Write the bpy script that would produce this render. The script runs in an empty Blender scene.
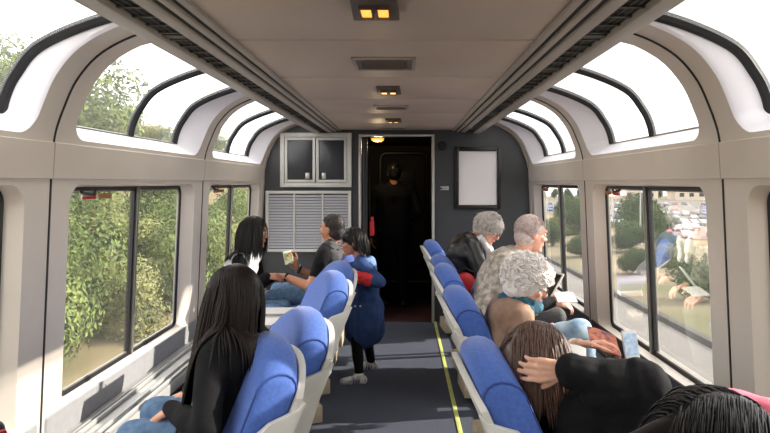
import bpy, bmesh, math, random
import numpy as np
from mathutils import Vector as V, Matrix, Quaternion, noise as mnoise

random.seed(7)
C = bpy.context.scene.collection
EYE = 1.52            # camera height above the carpet (m)
CX = 0.07             # camera stands slightly right of the coach's centre line
FPX = 640.0           # focal length in pixels of the 770 px wide frame

def at(px, py, Y):
    """The place in the coach that is Y metres ahead and shows at a pixel."""
    return V(((px-403)/FPX*Y + CX, Y, EYE - (py-183)/FPX*Y))

# ------------------------------------------------------------------ materials
def lin(c):
    return tuple(((x/255)/12.92 if x/255 <= 0.04045 else ((x/255+0.055)/1.055)**2.4) for x in c)

def mat(name, rgb, rough=0.5, metal=0.0, var=0.0, vscale=8.0, bump=0.0, bscale=60.0, spec=0.5,
        rgb2=None, coat=0.0, sheen=0.0, stretch=None, detail=4.0, emit=None, estr=0.0, sss=0.0):
    m = bpy.data.materials.new(name); m.use_nodes = True
    nt = m.node_tree; b = nt.nodes['Principled BSDF']
    col = lin(rgb)
    b.inputs['Base Color'].default_value = (*col, 1)
    b.inputs['Roughness'].default_value = rough
    b.inputs['Metallic'].default_value = metal
    b.inputs['Specular IOR Level'].default_value = spec
    b.inputs['Coat Weight'].default_value = coat
    b.inputs['Sheen Weight'].default_value = sheen
    if sss: b.inputs['Subsurface Weight'].default_value = sss; b.inputs['Subsurface Radius'].default_value = (.01,.004,.002)
    tc = nt.nodes.new('ShaderNodeTexCoord')
    src = tc.outputs['Object']
    if stretch:
        mp = nt.nodes.new('ShaderNodeMapping'); mp.inputs['Scale'].default_value = stretch
        nt.links.new(src, mp.inputs['Vector']); src = mp.outputs['Vector']
    if var or rgb2:
        n = nt.nodes.new('ShaderNodeTexNoise'); n.inputs['Scale'].default_value = vscale; n.inputs['Detail'].default_value = detail
        nt.links.new(src, n.inputs['Vector'])
        r = nt.nodes.new('ShaderNodeValToRGB')
        c2 = lin(rgb2) if rgb2 else tuple(min(1, x*(1+var)) for x in col)
        c1 = col if rgb2 else tuple(x*(1-var) for x in col)
        r.color_ramp.elements[0].position = .35; r.color_ramp.elements[0].color = (*c1, 1)
        r.color_ramp.elements[1].position = .65; r.color_ramp.elements[1].color = (*c2, 1)
        nt.links.new(n.outputs['Fac'], r.inputs['Fac']); nt.links.new(r.outputs['Color'], b.inputs['Base Color'])
    if bump:
        n2 = nt.nodes.new('ShaderNodeTexNoise'); n2.inputs['Scale'].default_value = bscale; n2.inputs['Detail'].default_value = 3
        nt.links.new(src, n2.inputs['Vector'])
        bp = nt.nodes.new('ShaderNodeBump'); bp.inputs['Strength'].default_value = bump; bp.inputs['Distance'].default_value = .01
        nt.links.new(n2.outputs['Fac'], bp.inputs['Height']); nt.links.new(bp.outputs['Normal'], b.inputs['Normal'])
    if emit:
        b.inputs['Emission Color'].default_value = (*lin(emit), 1); b.inputs['Emission Strength'].default_value = estr
    return m

def glass_mat(name, haze=.06, tint=(1,1,1), gloss=.5):
    """Thin clear pane: lets light straight through, mirrors at grazing angles, a little dusty."""
    m = bpy.data.materials.new(name); m.use_nodes = True; nt = m.node_tree; nt.nodes.clear()
    out = nt.nodes.new('ShaderNodeOutputMaterial')
    tr = nt.nodes.new('ShaderNodeBsdfTransparent'); tr.inputs['Color'].default_value = (*tint, 1)
    df = nt.nodes.new('ShaderNodeBsdfDiffuse'); df.inputs['Color'].default_value = (.9,.9,.9,1)
    tl = nt.nodes.new('ShaderNodeBsdfTranslucent'); tl.inputs['Color'].default_value = (.9,.9,.9,1)
    gl = nt.nodes.new('ShaderNodeBsdfGlossy'); gl.inputs['Roughness'].default_value = .01
    fr = nt.nodes.new('ShaderNodeFresnel'); fr.inputs['IOR'].default_value = 1.45
    mu = nt.nodes.new('ShaderNodeMath'); mu.operation = 'MULTIPLY'; mu.inputs[1].default_value = gloss
    h = nt.nodes.new('ShaderNodeMixShader'); h.inputs[0].default_value = .5
    nt.links.new(df.outputs[0], h.inputs[1]); nt.links.new(tl.outputs[0], h.inputs[2])
    a = nt.nodes.new('ShaderNodeMixShader'); a.inputs[0].default_value = haze
    nt.links.new(tr.outputs[0], a.inputs[1]); nt.links.new(h.outputs[0], a.inputs[2])
    b = nt.nodes.new('ShaderNodeMixShader')
    nt.links.new(fr.outputs[0], mu.inputs[0]); nt.links.new(mu.outputs[0], b.inputs[0])
    nt.links.new(a.outputs[0], b.inputs[1]); nt.links.new(gl.outputs[0], b.inputs[2])
    nt.links.new(b.outputs[0], out.inputs[0])
    return m

M = {}
def defmats():
    M['liner'] = mat('liner_plastic', (220,210,198), .38, var=.03, vscale=3, bump=.03, bscale=160)
    M['belt'] = mat('belt_plastic', (214,203,190), .35, var=.03, vscale=3)
    M['reveal'] = mat('reveal_plastic', (236,234,240), .45)
    M['seam'] = mat('dark_seam', (38,36,35), .6)
    M['gasket'] = mat('black_rubber', (22,22,25), .42)
    M['mullion'] = mat('aluminium', (150,148,142), .35, .7)
    M['ceiling'] = mat('ceiling_laminate', (200,182,167), .5, var=.05, vscale=2.5, stretch=(1,.4,1))
    M['duct'] = mat('duct_metal', (166,156,146), .4, var=.05, vscale=6)
    M['duct_light'] = mat('duct_edge', (172,164,156), .4)
    M['black'] = mat('black_cavity', (14,14,14), .7)
    M['vane'] = mat('dark_vane', (62,60,57), .5)
    M['carpet'] = mat('blue_grey_carpet', (80,84,96), .95, var=.3, vscale=140, bump=.5, bscale=400, spec=.1)
    M['threshold'] = mat('red_carpet', (58,22,24), .9, var=.2, vscale=80)
    M['strip'] = mat('glow_strip', (196,202,118), .5, var=.1, vscale=10)
    M['bulkhead'] = mat('charcoal_laminate', (56,58,61), .42, var=.06, vscale=5)
    M['silver'] = mat('silver_trim', (186,184,180), .35, .5)
    M['white_metal'] = mat('white_metal', (198,197,193), .4, var=.03, vscale=20)
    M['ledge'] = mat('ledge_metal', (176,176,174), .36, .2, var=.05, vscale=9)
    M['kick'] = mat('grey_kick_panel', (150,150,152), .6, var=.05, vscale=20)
    M['kick_shaded'] = mat('shaded_kick_panel', (58,58,62), .6, var=.05, vscale=20); M['ledge_shaded'] = mat('shaded_ledge', (84,84,86), .4, .2)  # right-side copies of kick panel and ledge, shade put into the colour
    M['heater'] = mat('heater_cover', (34,33,33), .6, var=.2, vscale=30)
    M['louver'] = mat('louver_grey', (172,172,178), .5)
    M['dark_door'] = mat('cabinet_door', (50,52,58), .25)
    M['poster_black'] = mat('frame_black', (14,14,15), .35)
    M['poster_white'] = mat('poster_sheet', (222,216,216), .3, rgb2=(232,230,232), vscale=1.2)
    M['seat_blue'] = mat('blue_upholstery', (64,100,180), .78, var=.12, vscale=90, bump=.25, bscale=500, sheen=.3)
    M['piping'] = mat('blue_piping', (46,74,140), .7)
    M['shell'] = mat('seat_shell', (214,212,205), .38, var=.03, vscale=8)
    M['tan'] = mat('beige_plinth', (176,162,138), .6, var=.06, vscale=12)
    M['steel'] = mat('dark_steel', (60,58,56), .4, .6)
    M['table'] = mat('table_top', (150,150,150), .4, var=.03, vscale=20)
    M['fixture'] = mat('bronze_fixture', (104,88,76), .45, .3)
    M['lamp'] = mat('lamp_glow', (255,190,100), .5, emit=(255,166,74), estr=.70)
    M['lamp_small'] = mat('lamp_glow_warm', (255,215,160), .5, emit=(255,210,140), estr=.7)
    M['vent'] = mat('vent_grille', (112,102,93), .5)
    M['red'] = mat('red_plastic', (200,38,44), .5)
    M['orange'] = mat('orange_label', (168,112,74), .6)
    M['white'] = mat('white_paper', (232,230,226), .7)
    M['glass'] = glass_mat('side_glass', .055, gloss=.45)
    M['glass_top'] = glass_mat('sky_glass', .11, gloss=.5)
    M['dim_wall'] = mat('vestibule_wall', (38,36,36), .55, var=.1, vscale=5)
    # people
    for k, c in dict(skin_fair=(226,176,150), skin_pink=(228,170,148), skin_tan=(186,128,98), skin_brown=(176,120,92), skin_warm=(206,150,120)).items():
        M[k] = mat(k, c, .5, var=.05, vscale=25, sss=.08)
    M['hair_black'] = mat('hair_black', (22,19,19), .36, var=.25, vscale=60, spec=.3)
    M['hair_dark'] = mat('hair_darkbrown', (30,22,20), .40, var=.3, vscale=60, spec=.28)
    M['hair_brown'] = mat('hair_brown', (84,60,48), .38, var=.3, vscale=60)
    M['hair_white'] = mat('hair_white', (248,243,240), .6, var=.06, vscale=40)
    M['hair_grey'] = mat('hair_grey', (238,232,226), .6, rgb2=(200,194,188), vscale=40)
    M['hair_pinkgrey'] = mat('hair_pinkgrey', (216,198,192), .55, rgb2=(184,166,160), vscale=50)
    M['hair_saltpepper'] = mat('hair_saltpepper', (58,50,46), .6, rgb2=(36,31,30), vscale=60)
    M['cloth_black'] = mat('black_knit', (20,20,22), .85, var=.2, vscale=120, bump=.2, bscale=300, spec=.2)
    M['leather'] = mat('black_leather', (24,24,26), .42, var=.15, vscale=20, bump=.25, bscale=40)
    M['cloth_grey'] = mat('charcoal_vest', (70,70,72), .8, var=.1, vscale=50)
    M['jeans'] = mat('blue_jeans', (84,108,140), .85, rgb2=(104,130,160), vscale=35, bump=.2, bscale=300, spec=.15)
    M['jeans_light'] = mat('faded_jeans', (116,146,178), .85, rgb2=(176,196,208), vscale=14, bump=.2, bscale=300, spec=.15)
    M['denim'] = mat('dark_denim', (58,82,130), .85, rgb2=(44,62,104), vscale=9, bump=.25, bscale=260, spec=.15)
    M['denim_light'] = mat('pale_denim', (120,150,196), .85, var=.1, vscale=40, spec=.15)
    M['white_cloth'] = mat('white_cloth', (226,224,226), .8, var=.04, vscale=20)
    M['plaid'] = mat('mottled_grey_shirt', (208,198,184), .85, rgb2=(138,130,122), vscale=26, detail=6, bump=.2, bscale=200, spec=.15)
    M['brown_coat'] = mat('brown_suede', (176,148,130), .95, rgb2=(136,108,92), vscale=7, spec=.15)
    M['teal'] = mat('teal_scarf', (52,104,122), .85, rgb2=(34,74,98), vscale=30)
    M['shoe_white'] = mat('trainer_white', (226,224,222), .5, rgb2=(150,150,160), vscale=30)
    M['shoe_dark'] = mat('shoe_dark', (36,34,34), .5)
    M['pink'] = mat('pink_fleece', (228,118,140), .85, var=.06, vscale=60, bump=.2, bscale=300)
    M['eye_white'] = mat('eye_white', (230,226,220), .25)
    M['iris'] = mat('iris_dark', (40,28,22), .2)
    M['lip'] = mat('lip', (176,98,90), .5)
    M['phone_black'] = mat('phone_black', (18,18,20), .2)
    M['phone_white'] = mat('phone_white', (214,214,212), .3)
    M['screen_green'] = mat('phone_picture', (150,150,110), .25, rgb2=(90,110,70), vscale=60, emit=(150,150,110), estr=.25)
    M['screen_blue'] = mat('phone_page', (160,178,196), .25, rgb2=(110,134,160), vscale=50, emit=(150,170,190), estr=.2)
    M['leaflet'] = mat('patterned_leaflet', (222,128,70), .6, rgb2=(108,62,92), vscale=42, detail=5)
    M['glasses'] = mat('spectacle_frame', (50,44,42), .3)
    # outdoors
    M['leaf'] = mat('leaf_green', (106,118,62), .7, rgb2=(54,70,34), vscale=.9, spec=.2)
    M['leaf2'] = mat('leaf_dark', (74,94,52), .7, rgb2=(50,70,40), vscale=.9, spec=.2)
    M['leaf3'] = mat('leaf_olive', (130,130,80), .75, rgb2=(76,84,48), vscale=.9, spec=.2)
    M['bark'] = mat('bark', (96,80,66), .9, var=.2, vscale=6)
    M['dirt'] = mat('dry_ground', (142,128,110), .95, rgb2=(108,106,80), vscale=.16, detail=8, spec=.1)
    M['scrub'] = mat('scrub_ground', (120,104,80), .95, rgb2=(92,90,60), vscale=.22, detail=8, spec=.1)
    M['asphalt'] = mat('asphalt', (124,120,116), .9, var=.08, vscale=.6, spec=.15)
    M['kerb'] = mat('kerb', (74,72,70), .9)
    M['ballast'] = mat('ballast', (158,148,136), .95, var=.25, vscale=5, spec=.1)
    M['roof_red'] = mat('roof_red', (168,110,92), .8)
    M['house'] = mat('house_wall', (210,196,178), .85)
    M['window_dark'] = mat('window_dark', (40,46,54), .2)
    M['tyre'] = mat('tyre', (24,24,25), .8)
    for i, c in enumerate([(214,214,214),(150,156,164),(52,56,62),(140,44,40),(60,84,130)]):
        M['car%d'%i] = mat('car_paint_%d'%i, c, .25, .2, coat=.5)
defmats()

# ------------------------------------------------------------------ objects
def tag(o, label=None, cat=None, group=None, kind=None):
    if label: o['label'] = label
    if cat: o['category'] = cat
    if group: o['group'] = group
    if kind: o['kind'] = kind
    return o

def empty(name, loc, label=None, cat=None, group=None, kind=None, rz=0):
    o = bpy.data.objects.new(name, None); C.objects.link(o)
    o.location = loc; o.rotation_euler = (0,0,rz); o.empty_display_size = .1
    return tag(o, label, cat, group, kind)

def smooth_by_angle(me, deg=40):
    me.polygons.foreach_set('use_smooth', [True]*len(me.polygons))
    try: me.set_sharp_from_angle(angle=math.radians(deg))
    except Exception: pass

def link(name, me, mats, parent=None, base=None, smooth=40):
    """mesh data in world coordinates -> object whose origin is base (the parent's place when it is a part)"""
    if isinstance(me, bmesh.types.BMesh):
        bm = me; me = bpy.data.meshes.new(name)
        bm.to_mesh(me); bm.free()
    o = bpy.data.objects.new(name, me); C.objects.link(o)
    for m in (mats if isinstance(mats, (list, tuple)) else [mats]):
        me.materials.append(m if not isinstance(m, str) else M[m])
    b = None
    if parent is not None:
        o.parent = parent
        b = V(base) if base is not None else root_base(parent)
    elif base is not None:
        b = V(base); o.location = b
    if b is not None and b.length > 0: me.transform(Matrix.Translation(-b))
    if smooth: smooth_by_angle(me, smooth)
    return o

def root_base(o):
    b = V((0,0,0))
    while o is not None: b = b + o.location; o = o.parent
    return b

def dup(root, loc, rz, label=None, group=None):
    r = root.copy(); C.objects.link(r); r.location = loc; r.rotation_euler = (0,0,rz)
    if label: r['label'] = label
    if group: r['group'] = group
    for ch in list(root.children):
        c = ch.copy(); C.objects.link(c); c.parent = r
        for g in list(ch.children):
            d = g.copy(); C.objects.link(d); d.parent = c
    return r

# ------------------------------------------------------------------ mesh makers (all add to a bmesh)
def BM(): return bmesh.new()

def add_box(bm, c, s, bevel=0.0, rot=None, seg=2, mi=0):
    r = bmesh.ops.create_cube(bm, size=1.0)
    vs = r['verts']
    bmesh.ops.scale(bm, vec=V(s), verts=vs)
    if bevel:
        es = list({e for v in vs for e in v.link_edges})
        rb = bmesh.ops.bevel(bm, geom=es, offset=bevel, segments=seg, affect='EDGES', profile=.5)
        vs = list({v for f in rb['faces'] for v in f.verts} | {v for v in vs if v.is_valid})
    if rot is not None: bmesh.ops.rotate(bm, cent=V((0,0,0)), matrix=rot, verts=vs)
    bmesh.ops.translate(bm, vec=V(c), verts=vs)
    for f in {f for v in vs for f in v.link_faces}: f.material_index = mi
    return vs

def add_prism(bm, pts, axis, a, b, bevel=0.0, seg=2, mi=0):
    """closed polygon (2-D pts) swept along axis ('x','y','z') from a to b"""
    def P(p, t):
        return {'x': V((t,p[0],p[1])), 'y': V((p[0],t,p[1])), 'z': V((p[0],p[1],t))}[axis]
    A = [bm.verts.new(P(p,a)) for p in pts]; B = [bm.verts.new(P(p,b)) for p in pts]
    n = len(pts); fs = [bm.faces.new(A), bm.faces.new(B[::-1])]
    for i in range(n): fs.append(bm.faces.new((A[i], B[i], B[(i+1)%n], A[(i+1)%n])))
    for f in fs: f.material_index = mi
    bmesh.ops.recalc_face_normals(bm, faces=fs)
    if bevel:
        es = list(fs[0].edges) + list(fs[1].edges)
        bmesh.ops.bevel(bm, geom=es, offset=bevel, segments=seg, affect='EDGES', profile=.5, clamp_overlap=True)

def add_tube(bm, pts, r, n=8, closed=False, mi=0, flat=None):
    """tube along a polyline; r number or list; flat=(a,b,up) gives an elliptical section"""
    pts = [V(p) for p in pts]; N = len(pts); rings = []
    prev = None
    for i, p in enumerate(pts):
        if closed: t = pts[(i+1)%N]-pts[i-1]
        else: t = pts[min(i+1,N-1)]-pts[max(i-1,0)]
        if t.length < 1e-9: t = V((0,0,1))
        t.normalize()
        if prev is None:
            up = V((0,0,1)) if abs(t.z) < .9 else V((1,0,0))
            if flat: up = V(flat[2])
            u = (up - t*up.dot(t)).normalized()
        else:
            u = prev - t*prev.dot(t)
            u = u.normalized() if u.length > 1e-6 else t.orthogonal().normalized()
        prev = u; w = t.cross(u)
        rr = r[i] if isinstance(r, (list,tuple)) else r
        fa, fb = (flat[0], flat[1]) if flat else (1,1)
        rings.append([bm.verts.new(p + u*math.cos(2*math.pi*k/n)*rr*fa + w*math.sin(2*math.pi*k/n)*rr*fb) for k in range(n)])
    M_ = N if closed else N-1
    for i in range(M_):
        A, B = rings[i], rings[(i+1)%N]
        for k in range(n):
            f = bm.faces.new((A[k], A[(k+1)%n], B[(k+1)%n], B[k])); f.material_index = mi
    if not closed and n > 2:
        f = bm.faces.new(rings[0][::-1]); f.material_index = mi
        f = bm.faces.new(rings[-1]); f.material_index = mi

def add_strip(bm, rows, mi=0, closed=False):
    """quad grid from rows of points"""
    vr = [[bm.verts.new(V(p)) for p in row] for row in rows]
    for i in range(len(vr)-1):
        n = len(vr[i])
        for k in range(n if closed else n-1):
            f = bm.faces.new((vr[i][k], vr[i][(k+1)%n], vr[i+1][(k+1)%n], vr[i+1][k])); f.material_index = mi

def add_ellipsoid(bm, c, rad, frame=None, seg=16, rings=10, mi=0):
    r = bmesh.ops.create_uvsphere(bm, u_segments=seg, v_segments=rings, radius=1.0)
    m = Matrix.Diagonal((rad[0],rad[1],rad[2],1))
    if frame is not None: m = frame.to_4x4() @ m
    bmesh.ops.transform(bm, matrix=Matrix.Translation(V(c)) @ m, verts=r['verts'])
    for f in {f for v in r['verts'] for f in v.link_faces}: f.material_index = mi
    return r['verts']

def add_lathe(bm, prof, c=(0,0,0), n=24, mi=0):
    rows = [[V(c)+V((r*math.cos(2*math.pi*k/n), r*math.sin(2*math.pi*k/n), z)) for k in range(n)] for r, z in prof]
    add_strip(bm, rows, mi, closed=True)
    
def rrect(u0, u1, v0, v1, rads, nc=8, ns=14):
    """rounded rectangle outline with a fixed number of points; rads = radii at (u0v0, u1v0, u1v1, u0v1)"""
    out = []
    cs = [(u0,v0,180,rads[0]), (u1,v0,270,rads[1]), (u1,v1,0,rads[2]), (u0,v1,90,rads[3])]
    for i, (cu, cv, a0, r) in enumerate(cs):
        ccu = cu + (r if cu == u0 else -r); ccv = cv + (r if cv == v0 else -r)
        arc = [(ccu + r*math.cos(math.radians(a0+90*k/nc)), ccv + r*math.sin(math.radians(a0+90*k/nc))) for k in range(nc+1)]
        out += arc
        nu, nv, na, nr = cs[(i+1)%4]
        nccu = nu + (nr if nu == u0 else -nr); nccv = nv + (nr if nv == v0 else -nr)
        p1 = (nccu + nr*math.cos(math.radians(na)), nccv + nr*math.sin(math.radians(na)))
        p0 = arc[-1]
        for k in range(1, ns): t = k/ns; out.append((p0[0]+(p1[0]-p0[0])*t, p0[1]+(p1[1]-p0[1])*t))
    return out

def ring_loft(bm, loops, mi=0):
    add_strip(bm, loops, mi, closed=True)
# ================================================================== THE COACH
SEAMS = [-3.555, -1.445, .665, 2.775, 4.885, 6.995]
YB, YR = 6.995, -3.555
BELT0, BELT1 = 1.54, 1.698
def wall_x(z): return 1.457 + (1.54-z)*.042            # the side lining leans out a little towards the floor

def catmull(pts, n=10):
    P = [pts[0]] + list(pts) + [pts[-1]]; out = []
    for i in range(1, len(P)-2):
        p0, p1, p2, p3 = (np.array(P[i+k], float) for k in (-1,0,1,2))
        for k in range(n):
            t = k/n
            out.append(.5*((2*p1)+(-p0+p2)*t+(2*p0-5*p1+4*p2-p3)*t*t+(-p0+3*p1-3*p2+p3)*t**3))
    out.append(np.array(pts[-1], float)); return np.array(out)
class Prof:
    def __init__(s, pts):
        s.p = catmull(pts); d = np.r_[0, np.cumsum(np.linalg.norm(np.diff(s.p, axis=0), axis=1))]; s.d = d/d[-1]; s.len = d[-1]
    def __call__(s, t):
        return float(np.interp(t, s.d, s.p[:,0])), float(np.interp(t, s.d, s.p[:,1]))
COVE = Prof([(1.447,1.69),(1.436,1.75),(1.405,1.84),(1.345,1.97),(1.24,2.085),(1.07,2.17),(.86,2.21)])
SKY = Prof([(1.565,1.80),(1.548,1.875),(1.504,1.965),(1.40,2.083),(1.145,2.19),(.86,2.245)])

win_n = 0; trim_n = 0
def trim(name_mats, bm, label, smooth=40):
    global trim_n; trim_n += 1
    o = link('trim_%d' % trim_n, bm, name_mats, smooth=smooth); o['kind'] = 'structure'
    return tag(o, label, 'trim')

def build_side(sx, side):
    """one long side of the coach: lining, belt, skylight cove with its windows, side windows, ledge"""
    global win_n
    bm = BM(); rv = BM(); seam = BM(); kp = BM()
    for y0, y1 in zip(SEAMS[:-1], SEAMS[1:]):
        # lower lining with the side window opening
        a0, a1 = y0+.165, y1-.185
        inner = rrect(a0, a1, .488, 1.512, (.05,.05,.10,.10)); outer = rrect(y0, y1, .33, BELT0+.01, (.001,)*4)
        fm = lambda u, v: (sx*wall_x(v), u, v)
        mid = [((p[0]+q[0])/2, (p[1]+q[1])/2) for p, q in zip(inner, outer)]
        lip = [(sx*(wall_x(p[1])+.006), p[0]+(.004 if p[0] < (a0+a1)/2 else -.004), p[1]) for p in inner]
        ring_loft(bm, [[fm(*p) for p in L] for L in (outer, mid, inner)] + [lip])
        gd = .045 if abs(y0-.665) < .01 else .115
        gl = rrect(a0+.10, a1-gd, .50, 1.497, (.05,.05,.06,.06))
        def gx(z): return wall_x(z)+.072
        ring_loft(bm, [lip, [(sx*(gx(p[1])+.004), p[0], p[1]) for p in gl]])
        # the window in it
        win_n += 1
        g = BM(); add_tube(g, [(sx*gx(p[1]), p[0], p[1]) for p in gl], .016, 6, closed=True)
        w = link('window_%d' % win_n, g, 'gasket'); tag(w, None, 'window', None, 'structure')
        w['label'] = 'two-pane side window in the %s wall lining' % side
        g = BM(); fr = rrect(a0+.117, a1-gd-.017, .517, 1.48, (.04,.04,.05,.05))
        add_tube(g, [(sx*(gx(p[1])+.002), p[0], p[1]) for p in fr], .008, 6, closed=True); link('window_frame', g, 'mullion', w)
        ym = (a0+a1)/2 - .005
        g = BM()
        for dy, wd, mi, ins in ((-.014,.02,0,.012), (.012,.022,1,.024)):
            add_prism(g, [(sx*(gx(.50)-ins), .50), (sx*(gx(.50)+.014), .50), (sx*(gx(1.497)+.014), 1.497), (sx*(gx(1.497)-ins), 1.497)], 'y', ym+dy-wd/2, ym+dy+wd/2, mi=mi)
        link('mullion', g, ['gasket','mullion'], w)
        g = BM(); r0 = [(sx*(gx(p[1])+.004), p[0], p[1]) for p in gl]
        g.faces.new([g.verts.new(p) for p in r0]); link('glass', g, 'glass', w, smooth=0)
        # raised panel under the window
        if True:
            pn = rrect(y0+.03, y1-.03, .352, .490, (.04,.04,.012,.012), ns=6); pn2 = rrect(y0+.040, y1-.040, .36, .486, (.032,.032,.01,.01), ns=6)
            ring_loft(kp, [[(sx*(wall_x(p[1])-.001), p[0], p[1]) for p in pn], [(sx*(wall_x(p[1])-.008), p[0], p[1]) for p in pn2]])
            kp.faces.new([kp.verts.new((sx*(wall_x(p[1])-.008), p[0], p[1])) for p in pn2])
        # cove with the skylight opening
        b0, b1 = y0+.155, y1-.155
        inner = rrect(b0, b1, .035, .985, (.11,.11,.03,.03), nc=10, ns=26); outer = rrect(y0, y1, 0, 1, (.001,)*4, nc=10, ns=26)
        def fc(u, t): x, z = COVE(t); return (sx*x, u, z)
        mid = [((p[0]+q[0])/2, (p[1]+q[1])/2) for p, q in zip(inner, outer)]
        ring_loft(bm, [[fc(*p) for p in L] for L in (outer, mid, inner)])
        sd = .02 if abs(y0-.665) < .01 else .165
        glo = rrect(b0+.06, b1-sd, 0, 1, (.04,.04,.01,.01), nc=10, ns=26)
        def fg(u, t, o=0): x, z = SKY(t); return (sx*(x+o), u, z+o*.3)
        lipc = []
        for p in inner:
            x, z = COVE(p[1]); lipc.append((sx*(x+.012), p[0]+(.012 if p[0] < (b0+b1)/2 else -.012), z+.006))
        m2 = []
        for p, q in zip(lipc, glo):
            G = V(fg(*q)); P = V(p); m2.append(P.lerp(G,.55) + V((sx*.010,0,.006)))
        ring_loft(rv, [[fc(*p) for p in inner], lipc, m2, [fg(*p) for p in glo]])
        win_n += 1
        g = BM(); 
        nb = 40
        for yy in (b0+.06, b1-sd):
            add_tube(g, [fg(yy, k/nb) for k in range(nb+1)], .026, 8)
        w = link('window_%d' % win_n, g, 'gasket'); tag(w, 'curved roof-side window above the %s belt panel' % side, 'window', None, 'structure')
        g = BM(); add_tube(g, [fg((b0+b1)/2, k/nb) for k in range(nb+1)], .024, 8); link('mullion', g, 'gasket', w)
        g = BM(); add_tube(g, [fg(b0+.06+(b1-b0-.06-sd)*k/8, 0) for k in range(9)], .008, 6); link('sill_bead', g, 'mullion', w)
        g = BM(); add_strip(g, [[fg(b0+.06, k/nb, .006), fg(b1-sd, k/nb, .006)] for k in range(nb+1)]); link('glass', g, 'glass_top', w)
        # dark joints between two lining modules
        if y0 > SEAMS[0]:
            add_prism(seam, [(sx*wall_x(.35)-.004*sx, .35), (sx*wall_x(.35)+.01*sx, .35), (sx*wall_x(1.54)+.01*sx, 1.54), (sx*wall_x(1.54)-.004*sx, 1.54)], 'y', y0-.006, y0+.004)
            add_tube(seam, [(sx*(COVE(k/30)[0]-.001), y0, COVE(k/30)[1]-.001) for k in range(31)], .006, 5)
    o = link('wall_%s' % side, bm, 'liner', smooth=30); tag(o, 'cream plastic lining of the %s side of the coach' % side, 'wall', None, 'structure')
    link('window_reveal', rv, 'reveal', o); link('kick_panel', kp, 'kick' if sx < 0 else 'kick_shaded', o, smooth=30)
    # belt panel between side windows and skylights
    b = BM(); add_prism(b, [(sx*1.470,BELT0-.006),(sx*1.447,BELT0),(sx*1.438,BELT1-.004),(sx*1.444,BELT1),(sx*1.52,BELT1),(sx*1.52,BELT0-.006)], 'y', YR, YB)
    trim('belt', b, 'long cream belt panel running along the %s wall' % side)
    trim('seam', seam, 'dark joints between the %s lining panels' % side)
    b = BM()
    for y0 in SEAMS[1:-1]:
        add_prism(b, [(sx*1.4462,BELT0+.001),(sx*1.4365,BELT1-.005),(sx*1.45,BELT1-.005),(sx*1.46,BELT0+.001)], 'y', y0-.002, y0+.002)
    trim('duct', b, 'butt joints in the %s belt panel' % side)
    # ledge with its rails and the heater cover below
    b = BM()
    add_prism(b, [(sx*1.56,.36),(sx*1.29,.345),(sx*1.285,.335),(sx*1.285,.285),(sx*1.30,.275),(sx*1.56,.275)], 'y', YR, YB)
    for xx, hh, ww in ((1.452,.010,.012),(1.425,.014,.016),(1.345,.013,.016),(1.305,.012,.02)):
        add_box(b, (sx*xx, (YR+YB)/2, .35+hh/2+(xx-1.29)*.055), (ww, YB-YR, hh+.006), .003)
    trim('ledge' if sx < 0 else 'ledge_shaded', b, 'metal window ledge with raised rails along the %s wall' % side)  # right ledge takes the copy with painted-in shade
    b = BM(); add_prism(b, [(sx*1.57,0),(sx*1.335,0),(sx*1.325,.272),(sx*1.57,.272)], 'y', YR, YB)
    o = link('baseboard_%s' % side, b, 'heater'); tag(o, 'dark heater cover below the %s window ledge' % side, 'baseboard', None, 'structure')

def build_ceiling():
    b = BM()
    ys = [-3.555,-1.9,-1.0,-.1,.8,1.7,2.6,3.52,4.43,5.34,6.25,6.995]
    for a, c in zip(ys[:-1], ys[1:]): add_box(b, (0,(a+c)/2,2.11), (1.225,c-a-.014,.02), .004)
    o = link('ceiling', b, 'ceiling'); tag(o, 'brownish laminate ceiling panels', 'ceiling', None, 'structure')
    b = BM(); add_box(b, (0,(YR+YB)/2,2.265), (1.9,YB-YR,.02)); add_box(b, (0,(YR+YB)/2,2.114), (1.20,YB-YR-.02,.004))
    o = link('roof', b, 'black'); tag(o, 'dark roof shell above the ceiling', 'roof', None, 'structure')
    for sx, side in ((-1,'left'),(1,'right')):
        b = BM()
        def band(x0, x1, z, mi, h=.035): add_box(b, (sx*(x0+x1)/2,(YR+YB)/2,z+h/2), (x1-x0,YB-YR,h), .004, mi=mi)
        band(.607,.638,2.088,0); band(.638,.654,2.0895,1,.012); band(.654,.682,2.078,0); band(.682,.700,2.0795,1,.012); band(.700,.748,2.070,0)
        band(.745,.842,2.082,1,.02); band(.745,.752,2.070,2,.012); band(.745,.752,2.082,1,.08); band(.834,.905,2.058,2,.03); band(.834,.84,2.088,1,.08); band(.86,.905,2.088,2,.17)
        y = YR+.06
        d = trim(['x'] and ['duct','black','duct_light'], b, 'ceiling duct rail with banded edges above the %s seats' % side)
        v = BM(); i = 0
        while y < YB:
            add_box(v, (sx*.796, y, 2.079), (.084,.014,.010), 0, rot=None, mi=0)
            if i % 6 == 3: add_box(v, (sx*.796, y+.05, 2.078), (.084,.05,.012), 0)
            y += .115; i += 1
        for xx in (.785,.81): add_box(v, (sx*xx,(YR+YB)/2,2.081), (.004,YB-YR,.006))
        link('duct_vane', v, 'vane', d)

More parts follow.
